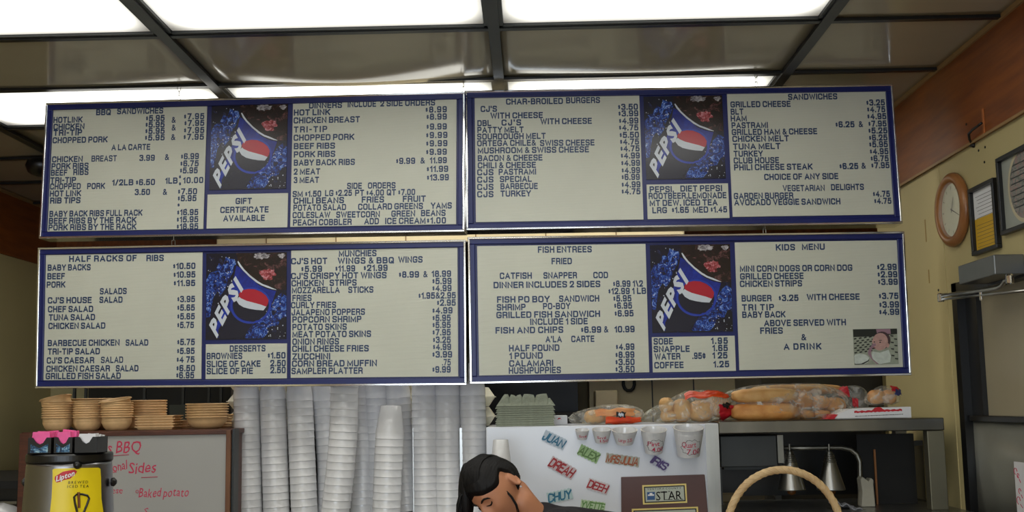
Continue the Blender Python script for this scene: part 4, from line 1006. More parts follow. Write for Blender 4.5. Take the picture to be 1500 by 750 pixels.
# small kitchen items seen through the opening
c = P(1268.5, 698, 4.6); bm = bmesh.new(); H = c.z-ZK
pts = [(-.03, 0), (.028, 0), (.026, H*.45), (.024, H*.72), (.026, H*.88), (.016, H-.006), (.004, H-.02), (-.006, H-.012), (-.02, H), (-.029, H-.01), (-.024, H*.5)]
poly(bm, pts, 0, .06); o = obj('paper_bag', bm, mat('bag_paper', (164, 160, 146), .8, bump=.4, bscale=30), bevel=.004); o.location = (c.x, 4.58, ZK+.001); tag(o, 'crumpled white paper bag standing at the right of the heat lamps', 'bag')
c = P(1241, 740, 4.5); bm = bmesh.new(); bmesh.ops.create_grid(bm, x_segments=14, y_segments=8, size=1)
for v in bm.verts: v.co = Vector((v.co.x*.06, v.co.y*.05, .035*(1-v.co.x)*.5+.02*noise.noise(v.co*2.5)+.02))
g = bmesh.ops.extrude_face_region(bm, geom=bm.faces[:]); bmesh.ops.translate(bm, verts=[q for q in g['geom'] if isinstance(q, bmesh.types.BMVert)], vec=(0, 0, -.004))
tr = obj('food_tin', box(-.07, .07, -.05, .05, 0, c.z-ZK-.045), 'steel_dull', bevel=.003); tr.location = (c.x, 4.52, ZK+.001); tag(tr, 'steel tin under the crumpled foil below the right heat lamp', 'container')
o = obj('crumpled_foil', bm, mat('foil', (150, 152, 160), .4, .6)); o.location = (c.x, 4.52, c.z-.04); tag(o, 'piece of crumpled foil below the right heat lamp', 'foil')
a = P(1278.5, 658, 4.72); b_ = P(1280, 700, 4.72); bm = box(-.004, .004, -.004, .004, ZK-a.z, 0); o = obj('wooden_stick', bm, mat('amber_wood', (150, 96, 48), .5)); o.location = (a.x, 4.70, a.z); tag(o, 'thin orange stick upright behind the paper bag', 'stick')
gp = thing('glass_partition', 'dark glass partition with faint steel edges at the right of the pass-through', 'partition', (0, 4.78, ZK))
x0, x1 = P(1264, 660, 4.78).x, P(1352, 660, 4.78).x; zt = P(1300, 646, 4.78).z-ZK
obj('pane', box(x0+.01, x1, 0, .006, 0, zt-.02), 'tint', gp); obj('top_edge', box(x0, x1, -.003, .01, zt-.022, zt), 'darkgrey', gp)
x = P(1333, 690, 4.78).x; obj('upright_edge', box(x-.01, x+.012, -.004, .01, 0, zt-.022), 'darkgrey', gp)
for k, (px, c_, hh) in enumerate(((1062, (150, 150, 140), 10), (1064, (120, 104, 70), 9))):
    a = P(px, 700+k*16, 4.95); z1 = a.z; o = obj('carton', box(-.045, .045, 0, .08, 0, .035), mat('carton', c_, .6), bevel=.002); o.location = (a.x, 4.9, ZK+.001+.20*(1-k)*1.0 if False else ZK+.001+.16*(1-k)); tag(o, ('pale' if k == 0 else 'tan')+' carton inside the pass-through at its left edge', 'carton')
o = obj('wire_shelf', box(P(1056, 700, 4.95).x, P(1150, 700, 4.95).x, 4.86, 5.02, ZK+.148, ZK+.16), 'darkgrey'); tag(o, 'thin dark shelf inside the pass-through, left of the heat lamps', 'shelf')

# bread in clear bags
def blob_mesh(rx, ry, rz, nz=.0, seed=0, sq=2.0, us=28, vs_=16):
    bm = bmesh.new(); bmesh.ops.create_uvsphere(bm, u_segments=us, v_segments=vs_, radius=1)
    for v in bm.verts:
        d = v.co.copy(); s = 1/((abs(d.x)**sq+abs(d.y)**sq+abs(d.z)**sq)**(1/sq)); p = d*s
        k = 1+nz*noise.noise(p*3+Vector((seed*7.1, 0, 0)))+nz*.5*noise.noise(p*8+Vector((seed*3.1, 2, 0)))
        v.co = Vector((p.x*rx*k, p.y*ry*k, p.z*rz*k))
    return bm
def bun(px0, px1, py0, py1, Y, m, label, grp, ry=None, rot=0, tilt=0, sq=2.5):
    A, B = P(px0, py1, Y), P(px1, py0, Y); rx = (B.x-A.x)/2; rz = (B.z-A.z)/2
    o = obj('bread_roll', blob_mesh(rx, ry or rz*1.1, rz, .05, px0, sq), m, smooth=True); o.location = ((A.x+B.x)/2, Y, (A.z+B.z)/2); o.rotation_euler = (0, tilt, rot)
    return tag(o, label, 'bread', grp)
def bag(px0, px1, py0, py1, Y, ry, label, seed, prof=None, labels=()):
    A, B = P(px0, py1, Y), P(px1, py0, Y); rx = (B.x-A.x)/2; rz = (B.z-A.z)/2
    t = thing('bread_bag', label, 'bag', ((A.x+B.x)/2, Y, (A.z+B.z)/2))
    def shape(p, k=1.0):
        nz = 1+.06*noise.noise(p*3+Vector((seed*5, 0, 0)))+.05*noise.noise(p*9+Vector((seed, 0, 3)))
        f = prof(p.x) if prof else 1; z = p.z*rz*k*nz
        z = -rz+(z+rz)*f if f != 1 else z
        return Vector((p.x*rx*k*nz, p.y*ry*k*nz*(.4+.6*f), max(z, -rz-.002)))
    def sq(d, e=3.2): return d/((abs(d.x)**e+abs(d.y)**e+abs(d.z)**e)**(1/e))
    bm = bmesh.new(); bmesh.ops.create_uvsphere(bm, u_segments=56, v_segments=30, radius=1)
    for v in bm.verts: v.co = shape(sq(v.co))
    obj('film', bm, 'film', t, smooth=True)
    for li, (u0, u1, w0, w1, m, nm) in enumerate(labels):     # printed patches on the front of the film; u across, w up
        bm = bmesh.new(); n = 14; V = {}
        for i in range(n+1):
            for j in range(n+1):
                u = u0+(u1-u0)*i/n; w = w0+(w1-w0)*j/n+.05*math.sin(i*.9)
                d = sq(Vector((u, -math.sqrt(max(.02, 1-u*u*.9-w*w*.9)), w))); V[i, j] = bm.verts.new(shape(d, 1.015+.02*li)+Vector((0, -.004-.003*li, 0)))
        for i in range(n):
            for j in range(n): bm.faces.new((V[i, j], V[i+1, j], V[i+1, j+1], V[i, j+1]))
        obj(nm, bm, m, t, smooth=True)
    return t
G1 = 'buns in the left bread bag'; G2 = 'buns in the middle bread bag'; G3 = 'rolls in the large bread bag'
for a, b, c, d in ((856, 886, 600, 621), (884, 915, 599, 621), (912, 940, 600, 620)): bun(a, b, c, d, 4.6, 'bread', {856: 'left', 884: 'middle', 912: 'right'}[a]+' pale bun inside the leftmost bread bag', G1, ry=.05)
bag(834, 942, 592, 622.5, 4.6, .085, 'clear bag of buns with orange label, leftmost of the bread bags', 1, lambda x: .62+.38*min(1, (x+1)*1.1)-.2*max(0, x-.5),
    [(-.3, .62, -.1, .55, mat('pale_orange_print', (220, 140, 84), .4, scale=20, col2=(232, 170, 110)), 'label_print'), (-.05, .72, -.85, -.2, 'orange', 'label_print'), (.2, .42, -.25, .22, 'black', 'label_seal'), (.25, .37, -.15, .12, 'silver', 'label_seal')])
for a, b, c, d in ((966, 986, 582, 605), (985, 1012, 584, 619), (1008, 1046, 586, 618), (1040, 1066, 574, 612), (968, 990, 600, 619)): bun(a, b, c, d, 4.62, 'bread', {966: 'upper left', 985: 'second', 1008: 'large middle', 1040: 'rightmost', 968: 'lower left'}[a]+' pale bun inside the bag with the red label', G2, ry=.05)
bag(936, 1070, 571, 620, 4.62, .10, 'clear bag of pale buns with orange and red label, second bread bag from left', 2, lambda x: .28+.72*min(1, (x+1)*.95),
    [(-.05, .78, .45, .85, 'orange', 'label_print'), (.55, .93, -.75, .05, 'red', 'label_print'), (.62, .78, -.12, .16, 'black', 'label_seal')])
bun(1069, 1168, 588, 617.5, 4.58, 'breaddark', 'long split roll, lower front one in the large bag', G3, ry=.07, sq=3.2)
bun(1072, 1168, 568, 592, 4.58, 'bread', 'long split roll, upper front one in the large bag', G3, ry=.07, sq=3.2)
for a, b, c, d, Y in ((1150, 1172, 592, 617, 4.62), (1166, 1192, 600, 615.5, 4.66), (1190, 1216, 600, 615, 4.66), (1165, 1190, 574, 600, 4.68), (1186, 1214, 579, 600, 4.68), (1205, 1238, 582, 604, 4.7)):
    bun(a, b, c, d, Y, 'breaddark', {1150: 'leftmost', 1166: 'lower middle', 1190: 'lower right', 1165: 'upper left', 1186: 'upper middle', 1205: 'rightmost'}[a]+' short browned roll beside the long split rolls', 'short rolls beside the long ones', ry=.05)
bun(1100, 1232, 562, 580, 4.78, 'bread', 'long loaf lying on top behind the browned rolls', 'long loaf', ry=.06, sq=3)
bun(1100, 1232, 580, 616, 4.80, 'bread', 'long loaf underneath, behind the browned rolls', 'long loaf', ry=.055, sq=3)
bag(1066, 1240, 561, 619, 4.66, .15, 'large clear bag of long rolls, third bread bag from left', 3, lambda x: 1-.45*max(0, x-.55))
bag(1225, 1268, 565, 612, 4.76, .06, 'gathered end of a clear bag with dark red print, behind the flat white box', 4, None, [(-.8, -.3, .3, .9, 'red', 'label_print'), (-.2, .15, -.3, .2, 'red', 'label_print')])
# flat white box
A = P(1216, 612, 4.56); B = P(1327, 594, 4.56)
pb = thing('pastry_box', 'flat white cardboard box with red print at the right end of the shelf', 'box', (A.x, 4.5, fz1+.001))
hgt = B.z-A.z; wdt = B.x-A.x; bm = bmesh.new(); poly(bm, [(0, 0), (wdt, 0), (wdt, hgt*.98), (.065, hgt*.86), (.02, .02)], 0, .25); obj('carton', bm, 'paper', pb, bevel=.002)
bm = bmesh.new(); poly(bm, [(-.03, 0), (.0, .02), (.016, .018), (.0, 0)], -.002, .1); obj('red_end', bm, 'red', pb)
bm = bmesh.new(); n = 26; up = []; dn = []
for i in range(n):
    s = i/(n-1); x = .085+s*.2; z = hgt*(.56+.12*s); arch = .014*math.exp(-((s-.5)/.09)**2); up.append((x, z+.005+arch+.002*math.sin(i*1.9))); dn.append((x, z-.003+.0015*math.sin(i*2.7)))
poly(bm, up+dn[::-1], -.001); obj('print_red', bm, 'red', pb)
bm = bmesh.new(); xx = .088     # fine print too small to read
while xx < .285:
    ln = random.uniform(.003, .012); q = (xx-.088)/.2; z0 = hgt*(.17+.12*q); poly(bm, [(xx, z0), (xx+ln, z0+.0003), (xx+ln, z0+.003), (xx, z0+.0028)], -.001); xx += ln+.002
obj('print_small', bm, 'darkgrey', pb)['kind'] = 'stuff'
za = fz1+hgt+.002; r_ = P(1292, 590, 4.66).x
for px0, px1 in ((1272, 1295), (1292, 1311)):
    bun(px0, px1, 571, 592, 4.62, 'breaddark', ('left' if px0 == 1272 else 'right')+' browned roll in the small bag on the white box', 'rolls on the white box', ry=.045)
bag(1268, 1315, 565, 594, 4.62, .06, 'small clear bag of rolls with red and blue print, on the flat white box', 5, lambda x: .55+.45*min(1, (x+1)), [(.3, .8, .35, .9, 'red', 'label_print'), (.45, .9, .0, .5, mat('blue_print', (40, 50, 110), .4), 'label_print')])

# ---------------------------------------------------------------- right wall: door, closer, clock, frames
def W(x, y, d=0): p = PX(x, y, XR-d); return p
dr = struct('door_1', box(XR+.05, XR+.09, yd0+.04, PX(1441, 500, XR+.05).y, 0, zd-.04), mat('grey_beige_door', (166, 156, 130), .4, var=.06, scale=3))
bm = bmesh.new(); yj = PX(1441, 500, XR+.05).y
bx(bm, XR-.004, XR+.16, yd1-.05, yd1-.001, 0, zd); bx(bm, XR+.03, XR+.12, yj, yd1-.05, 0, zd-.04); bx(bm, XR-.004, XR+.16, yd0+.001, yd1-.001, zd-.05, zd-.001); bx(bm, XR-.004, XR+.16, yd0+.001, yd0+.04, 0, zd)
obj('door_frame', bm, 'black', dr)
zb = PX(1450, 614, XR).z
bm = bmesh.new(); bx(bm, XR+.01, XR+.05, yd0+.05, yd1-.06, zb-.012, zb+.012); obj('push_bar', bm, 'black', dr, bevel=.003)
bm = bmesh.new(); pts = [PX(1413, 619, XR+.03), PX(1500, 620, XR+.03), PX(1500, 760, XR+.03), PX(1432, 760, XR+.03)]
ys_ = [p.y for p in pts]; v = [bm.verts.new((XR+.03, p.y, p.z)) for p in (pts[0], pts[3])]
ye = yd0+.06; n = 10; zlo = .3; top, bot = [], []
for i in range(n+1):
    s = i/n; y0_ = pts[0].y+(ye-pts[0].y)*s; y1_ = pts[3].y+(ye-pts[3].y)*s; o_ = .004*math.sin(i*1.7)
    top.append(bm.verts.new((XR+.03+o_, y0_, zb-.012))); bot.append(bm.verts.new((XR+.03+o_, y1_, pts[3].z)))
bmesh.ops.delete(bm, geom=v, context='VERTS')
for i in range(n): bm.faces.new((top[i], top[i+1], bot[i+1], bot[i]))
sh = obj('lower_sheet', bm, mat('grey_sheet', (150, 150, 140), .3, .3, var=.08, scale=4, bump=.15, bscale=8), dr, smooth=True); so = sh.modifiers.new('t', 'SOLIDIFY'); so.thickness = .004
a, b = PX(1480, 676, XR-.0), PX(1503, 676, XR-.0); zlow = PX(1482, 756, XR).z
pn = obj('paper_notice', box(XR+.012, XR+.014, a.y-.14, a.y, zlow, a.z), 'paper'); tag(pn, 'white notice with red writing taped to the door at the right edge', 'notice')
bm = bmesh.new()
for k, (s0, zz, sc) in enumerate(((.012, a.z-.035, 1), (.03, a.z-.05, .7), (.02, a.z-.14, 1.2), (.035, a.z-.105, .8))):
    tube(bm, [(XR+.011, a.y-s0-.012*sc*math.cos(q*.9), zz+.012*sc*math.sin(q*.9)) for q in range(6)], .0013, 5)
    tube(bm, [(XR+.011, a.y-s0-.01*sc, zz-.012), (XR+.011, a.y-s0-.024*sc, zz-.024)], .0012, 5)
obj('handwriting', bm, 'marker', pn)
# door closer
dc = thing('door_closer', 'grey door closer with hinged arm above the door', 'door closer', (XR, 0, 0))
ya = W(1427, 405, .05).y; yb = W(1481, 388, .05).y; zt_, zb_ = W(1481, 372, .05).z, W(1481, 402, .05).z
obj('housing', box(-.11, -.002, yb-.001, ya, zb_, zt_), mat('closer_grey', (110, 112, 112), .35, .6), dc, bevel=.004)
X_ = XR-.09
def V(x, y, X=None): p = PX(x, y, X or X_); return Vector((p.x-XR, p.y, p.z))
bm = bmesh.new(); tube(bm, [V(1379, 433), V(1420, 428.5), V(1460, 422.5), V(1467, 419), V(1472, 412), V(1479, 409)], .0075, 8); obj('arm', bm, 'steel', dc, smooth=True)
bm = bmesh.new(); tube(bm, [V(1381, 438.5), V(1440, 432), V(1510, 425)], .005, 8); obj('arm', bm, 'steel', dc, smooth=True)
for (x, y, r) in ((1378, 436, .013), (1479, 409, .014), (1437, 433, .006)):
    c = V(x, y); bm = bmesh.new(); lathe(bm, [(r*.8, -.018), (r, -.014), (r, .012), (r*.7, .018)], 16, c=tuple(c)); obj('pivot', bm, 'chrome', dc, smooth=False)
# clock
c = PX(1393, 307.5, XR-.02); ck = thing('wall_clock', 'round wall clock with brown wooden rim on the right wall', 'clock', (XR, c.y, c.z), (0, -PI/2, 0))
R_ = 56*c.y/CF*.985
bm = bmesh.new(); lathe(bm, [(R_*.95, .001), (R_, .01), (R_*.98, .024), (R_*.88, .036), (R_*.76, .032), (R_*.72, .02), (R_*.7, .012)], 48); obj('rim', bm, 'oak', ck, smooth=True)
bm = bmesh.new(); lathe(bm, [(R_*.74, .012), (R_*.74, .015)], 48); obj('dial', bm, 'dial', ck)
bm = bmesh.new(); lathe(bm, [(R_*.73, .026), (R_*.73, .0275)], 48); obj('glass', bm, 'glass', ck)
bm = bmesh.new()
for k in range(12):
    a_ = k*PI/6; r0 = R_*.6; cx, cy = r0*math.cos(a_), r0*math.sin(a_); t_ = Vector((math.cos(a_), math.sin(a_), 0)); n_ = Vector((-t_.y, t_.x, 0)); C_ = Vector((cx, cy, .0155))
    bm.faces.new([bm.verts.new(C_+t_*s1*.007+n_*s2*.0015) for s1, s2 in ((-1, -1), (1, -1), (1, 1), (-1, 1))])
obj('hour_marks', bm, 'black', ck)
def hand(ax, ay, L, w_):   # ax: up on the wall, ay: along the wall
    d = Vector((ax, ay, 0)).normalized(); n_ = Vector((-d.y, d.x, 0)); bm = bmesh.new()
    v = [bm.verts.new(p) for p in (-d*.012-n_*w_, d*L-n_*w_*.5, d*L+n_*w_*.5, -d*.012+n_*w_)]
    for q in v: q.co.z = .018
    bm.faces.new(v); obj('clock_hand', bm, 'black', ck)
hand(.9, -.45, R_*.36, .0035); hand(-.42, -.9, R_*.58, .0028)
# framed certificates on the wall: local x up the wall, y along
def wallframe(name, label, TL, BL, wlen, hlen, fw, depth=.022):
    a = PX(*TL, XR-depth/2); t = thing(name, label, 'picture frame', (XR, a.y, a.z))
    bm = bmesh.new(); x0, x1 = -depth, -.001
    bx(bm, x0, x1, -wlen, 0, -fw, 0); bx(bm, x0, x1, -wlen, 0, -hlen, -hlen+fw); bx(bm, x0, x1, -fw, 0, -hlen+fw, -fw); bx(bm, x0, x1, -wlen, -wlen+fw, -hlen+fw, -fw)
    obj('frame', bm, 'black', t, bevel=.002); return t
a, b = PX(1420.5, 278, XR-.01), PX(1457, 258, XR-.01); wl = a.y-b.y; hl_ = a.z-PX(1434, 373, XR-.01).z
f1 = wallframe('certificate_frame', 'black framed certificate, half white and half yellow, beside the clock', (1420.5, 278), None, wl, hl_, .016)
obj('white_sheet', box(-.006, -.004, -wl+.016, -.016, -hl_*.47, -.016), 'paper', f1); obj('yellow_sheet', box(-.006, -.004, -wl+.016, -.016, -hl_+.016, -hl_*.47), mat('yellow_sheet', (206, 164, 40), .5), f1)
bm = bmesh.new()
for k in range(7): z = -.04-k*.014; bx(bm, -.0066, -.006, -wl+.04, -.035-.01*(k % 3), z, z+.0015)
for k in range(8): z = -hl_*.5-.02-k*.014; bx(bm, -.0066, -.006, -wl+.035+.012*(k % 2), -.03, z, z+.0013)
obj('printed_lines', bm, 'darkgrey', f1)
a = PX(1461.5, 233, XR-.01); h2 = a.z-PX(1476, 343, XR-.01).z; w2 = .36
f2 = wallframe('oval_print_frame', 'larger black framed print with an oval picture, cut by the right edge', (1461.5, 233), None, w2, h2, .016)
obj('mount', box(-.006, -.004, -w2+.016, -.016, -h2+.016, -.016), mat('mount_grey', (150, 154, 146), .35), f2)
def oval(ry, rz, x, m, nm):
    bm = bmesh.new(); bm.faces.new([bm.verts.new((x, -w2/2+ry*math.cos(q*PI/20), -h2*.46+rz*math.sin(q*PI/20))) for q in range(40)]); obj(nm, bm, m, f2)
oval(.125, .135, -.0066, mat('oval_ring', (186, 176, 146), .4), 'oval_ring'); oval(.11, .12, -.0072, splash_mat('oval_picture', [(.35, (70, 74, 70)), (.5, (124, 124, 118)), (.65, (150, 110, 104))], 40, 1), 'oval_picture')
bm = bmesh.new()
for k in range(8):
    z = -h2*.46+.08-k*.022; hw = .11*math.sqrt(max(0, 1-((z+h2*.46)/.12)**2)); bx(bm, -.0078, -.0073, -w2/2-hw*.9, -w2/2+hw*.9, z, z+.004)
obj('picture_lines', bm, 'darkgrey', f2)
# hook and screw holes
bm = bmesh.new(); pts = [PX(x, y, XR-dd) for x, y, dd in ((1424, 212, .004), (1420, 204, .03), (1419, 196, .04), (1425, 190, .04), (1433, 184, .035), (1438, 180, .03))]
tube(bm, pts, .005, 8); tube(bm, [PX(1421, 212, XR-.004), PX(1427, 213, XR-.004)], .009, 8); o = obj('coat_hook', bm, 'black', smooth=True); tag(o, 'bent black hook on the right wall at the wood band edge', 'hook')
for k, (x, y) in enumerate(((1434, 220.5), (1443.5, 215.5), (1442.5, 237.5), (1375, 425), (1416, 182))):
    a = PX(x, y, XR-.012 if k == 4 else XR); bm = bmesh.new(); lathe(bm, [(.005, 0), (.005, .002)], 8); o = obj('screw_hole', bm, 'blackm', wr); o.location = (a.x-.0005-(.0 if k < 4 else 0), a.y, a.z); o.rotation_euler = (0, -PI/2, 0)
a = PX(1441, 178, XR-.013); o = obj('wood_chip', box(-.004, 0, -.006, .006, -.05, .05), mat('bare_wood', (176, 104, 52), .5), wr); o.location = (XR-.0125, a.y, a.z)
for (x, y, h_) in ((1356, 338, .05), (1361, 405, .03)):
    a = PX(x, y, XR); o = obj('scuff_mark', box(-.001, 0, -.005, .005, -h_, h_), mat('yellow_scuff', (150, 120, 60), .6), wr); o.location = (XR, a.y, a.z)

# ---------------------------------------------------------------- front counter and what stands on it
ZF = 1.0
fc = thing('front_counter', 'long front serving counter below the picture edge, carrying urn and basket', 'counter', (0, 2.0, 0))
obj('worktop', box(-2.6, XR-.06, 0, 1.05, ZF-.04, ZF), 'counter', fc, bevel=.005); obj('base', box(-2.55, XR-.1, .06, .98, 0, ZF-.04), 'darkwood', fc)
# tea urn
Yu = 2.85; a, b = P(43.5, 672, Yu), P(161.5, 670, Yu); rU = (b.x-a.x)/2; cx = (a.x+b.x)/2; zl1 = P(102, 665.5, Yu-rU).z; zl0 = P(102, 678.5, Yu-rU).z; rB = rU*1.13
ur = thing('tea_urn', 'steel iced tea urn with black lid and yellow label at lower left', 'tea urn', (cx, Yu, ZF+.001))
def Z(z): return z-ZF-.001
H1 = Z(zl0)
bm = bmesh.new(); lathe(bm, [(rB*1.0, .05), (rB, .06), (rU*.985, H1-.01), (rU*.97, H1)], 64); obj('body', bm, 'urn_steel', ur, smooth=True)
bm = bmesh.new(); lathe(bm, [(rU*.99, H1), (rU*1.005, H1+.004), (rU*1.005, Z(zl1)-.004), (rU*.98, Z(zl1))], 96); obj('lid', bm, 'black', ur)
bm = bmesh.new(); lathe(bm, [(rB*1.02, 0), (rB*1.02, .05)], 48); obj('base', bm, 'black', ur)
def U(x, y, k=1.0):       # point on the front of the urn for a pixel
    d = ray(x, y); lo = None; dx, dy = d.x, d.y; ex, ey = -cx, -Yu
    for it in range(2):
        zz = H1 if lo is None else lo; r = (rB+(rU*.985-rB)*max(0, min(1, (zz-.06)/(H1-.07))))*k
        A_, B_, C_ = dx*dx+dy*dy, 2*(ex*dx+ey*dy), ex*ex+ey*ey-r*r; D = B_*B_-4*A_*C_; t = (-B_-math.sqrt(max(0, D)))/(2*A_); lo = Z(1.5+d.z*t)
    return Vector((ex+dx*t, ey+dy*t, lo))
def curved(name, pts, m, k, n=16):
    """fill a pixel polygon (left and right edges as lists from the top) with strips lying on the urn"""
    L, R2_ = pts; bm = bmesh.new(); V = []
    for (l, r) in zip(L, R2_): V.append([bm.verts.new(U(l[0]+(r[0]-l[0])*i/n, l[1]+(r[1]-l[1])*i/n, k)) for i in range(n+1)])
    for a_, b_ in zip(V, V[1:]):
        for i in range(n): bm.faces.new((a_[i], a_[i+1], b_[i+1], b_[i]))
    return obj(name, bm, m, ur, smooth=True)
curved('label', ([(80, 686.5), (77, 688), (77, 700), (75.5, 730), (72, 760)], [(144, 685), (147, 686.5), (148, 700), (148.5, 730), (153, 760)]), 'yellow', 1.012)
curved('logo_patch', ([(104, 688.5), (92, 691), (80.5, 698), (80, 702), (82, 706.5)], [(109, 688), (113, 690.5), (110, 695), (103, 701), (84, 706.8)]), 'red', 1.018)
def utext(text, x0, x1, y0, y1, cap, m, style='thin', k=1.02, gap=.12, nm='lettering'):
    bm = bmesh.new(); letters(bm, text, lambda u, v, dd: U(x0+(x1-x0)*u+.1*v*cap, y0+(y1-y0)*u-(v-.5)*cap, k+dd*.003), style, gap); obj(nm, bm, m, ur)
utext('Lipton', 82, 109, 701.5, 692.5, 8, 'paper', 'bold', 1.024, .06)
utext('BREWED', 100, 129, 706.8, 706, 4, 'black', 'thin', 1.018, .35); utext('ICED TEA', 98.5, 130, 712.6, 712, 4, 'black', 'thin', 1.018, .35)
bm = bmesh.new(); tube(bm, [U(x, y, 1.02) for x, y in ((113, 750), (110, 738), (108.5, 728), (112, 724.5), (120, 724), (128, 726), (130.5, 730), (127, 740), (122, 752))], .0028, 6); obj('pitcher_print', bm, 'black', ur)
bm = bmesh.new(); tube(bm, [U(x, y, 1.02) for x, y in ((115, 721), (115.5, 730), (116, 744))], .0035, 6); obj('pitcher_print', bm, mat('tea_brown', (110, 60, 20), .4), ur)
c = U(113.5, 681, 1.01); bm = bmesh.new(); bmesh.ops.create_uvsphere(bm, u_segments=16, v_segments=10, radius=.011)
for v in bm.verts: v.co = v.co+c
obj('latch', bm, 'black', ur, smooth=True)
for s in (-1, 1):
    bm = bmesh.new(); lathe(bm, [(.011, 0), (.012, .006), (.006, .012), (0, .013)], 12)
    o = obj('side_latch', bm, 'black', ur); o.location = (s*(rU+.006), 0, Z(P(165 if s > 0 else 38, 706, Yu).z)); o.rotation_euler = (0, s*PI/2, 0)
obj('spigot', box(-.012, .012, -rB-.06, -rB+.005, .07, .1), 'black', ur, bevel=.004)
# sweetener holder on the lid
Yh2 = Yu-.06; zb2 = zl1+.001
x0, x1 = P(49, 650, Yh2).x, P(151, 650, Yh2).x; zt2 = P(100, 640, Yh2).z
hd = thing('packet_holder', 'black three-slot packet holder standing on the tea urn lid', 'holder', ((x0+x1)/2, Yh2, zb2)); hw = (x1-x0)/2; hh = zt2-zb2
slots = [(-hw, -hw*.30), (-hw*.26, hw*.30), (hw*.33, hw)]
lin_ = splash_mat('blue_white_liner', [(.4, (14, 18, 40)), (.52, (60, 110, 150)), (.64, (170, 205, 215))], 46, 1.4)
for k, (a, b) in enumerate(slots):
    bm = bmesh.new(); m_ = (a+b)/2; q = (b-a)/2-.002
    front = [(m_-q, 0), (m_+q, 0), (m_+q, hh), (m_+q*.6, hh), (m_+q*.3, hh*.68), (m_, hh*.58), (m_-q*.3, hh*.68), (m_-q*.6, hh), (m_-q, hh)]
    poly(bm, front, -.035, -.032); bx(bm, m_-q, m_-q+.002, -.032, .035, 0, hh); bx(bm, m_+q-.002, m_+q, -.032, .035, 0, hh); bx(bm, m_-q, m_+q, .033, .035, 0, hh); bx(bm, m_-q, m_+q, -.035, .035, 0, .002)
    obj('compartment', bm, 'black', hd)
    if k < 2:
        bm = bmesh.new(); poly(bm, [(m_-q*.75, .004), (m_+q*.75, .004), (m_+q*.75, hh*.62), (m_, hh*.35), (m_-q*.75, hh*.62)], -.0362, -.0355); obj('decal', bm, lin_, hd)
obj('back_rail', box(-hw-.004, hw*.3, .036, .04, 0, hh+.004), 'woodtrim', hd)
for k, (a, b) in enumerate(slots):
    m_ = (a+b)/2; q = (b-a)/2-.006; pmt = 'pink' if k < 2 else 'paper'
    for i in range(7):
        s = i/6; y = -.028+.052*s; top = hh+(.012 if k < 2 else .006)+random.uniform(-.003, .004)
        bm = bmesh.new(); w0 = q*random.uniform(.8, .98); sx = random.uniform(-.002, .002)
        poly(bm, [(-w0, .004), (w0, .004), (w0+sx, top), (-w0+sx, top+random.uniform(-.003, .003))], 0, .0045)
        if i == 0:
            bm.free(); bm = bmesh.new(); poly(bm, [(-w0, hh*.9), (-w0*.5, hh*.72), (0, hh*.55), (w0*.5, hh*.72), (w0, hh*.9), (w0*.9, top), (-w0*.9, top)], 0, .0045)
        o = obj('sugar_packet', bm, pmt); o.location = (hd.location.x+m_, Yh2+y+(-.002 if i == 0 else 0), zb2+.001)
        o.rotation_euler = (random.uniform(-.05, .05), random.uniform(-.06, .06), 0)
        tag(o, ('frontmost ' if i == 0 else 'rearmost ' if i == 6 else nth(i)+' from front ')+['pink sweetener packet in the left slot of the holder', 'pink sweetener packet in the middle slot of the holder', 'white sugar packet in the right slot of the holder'][k], 'packet', ['left slot packets', 'middle slot packets', 'right slot packets'][k])
# basket with arched handle
Yk = 2.3; cL, cR_ = P(1066, 750, Yk), P(1230, 750, Yk); apex = P(1148, 688, Yk); kx = (cL.x+cR_.x)/2; ra = (cR_.x-cL.x)/2
bk = thing('wicker_basket', 'wicker basket whose arched handle rises at the bottom right', 'basket', (kx, Yk, ZF+.001))
bm = bmesh.new()
zc_ = cL.z-ZF; za_ = apex.z-ZF-.001
def arch(t, off=0): # semi-ellipse then straight legs
    a_ = PI*t; R0 = ra*1.04; return Vector((-R0*math.cos(a_)*(1 if True else 1), off, za_-.15+.15*math.sin(a_)**.9))
core = [Vector((-ra*1.02, 0, .10)), Vector((-ra*1.03, 0, za_-.2))]+[arch(t/24) for t in range(0, 25)]+[Vector((ra*1.03, 0, za_-.2)), Vector((ra*1.02, 0, .10))]
tube(bm, core, .0080, 12); obj('handle', bm, 'wicker', bk, smooth=True)
for ph in range(4):
    bm = bmesh.new(); pts = []; n = 160
    for i in range(n):
        s = i/(n-1)*(len(core)-1); k0 = min(int(s), len(core)-2); f = s-k0; c = core[k0].lerp(core[k0+1], f); tn = (core[k0+1]-core[k0]).normalized(); nn = Vector((0, 1, 0)); bb = tn.cross(nn)
        a_ = i*.33+ph*PI/2; pts.append(c+(nn*math.cos(a_)+bb*math.sin(a_))*.0074)
    tube(bm, pts, .0014, 5); obj('handle_wrap', bm, 'wicker', bk, smooth=True)
for k in range(9):
    z = .008+k*.016; rr = .11+.02*k/8; bm = bmesh.new(); tube(bm, [(rr*1.0*math.cos(2*PI*i/48), rr*.8*math.sin(2*PI*i/48), z+.004*math.sin(i*PI/2+k*PI)) for i in range(49)], .0075, 6, False); obj('weave_row', bm, 'wicker', bk, smooth=True)
for k in range(16):
    a_ = 2*PI*k/16; bm = bmesh.new(); tube(bm, [(.11*math.cos(a_), .088*math.sin(a_), .002), (.13*math.cos(a_), .104*math.sin(a_), .145)], .004, 5); obj('stake', bm, 'wicker', bk)
bm = bmesh.new(); lathe(bm, [(.115, .001), (.115, .008)], 32); 
for v in bm.verts: v.co.y *= .8
obj('bottom', bm, 'wicker', bk)

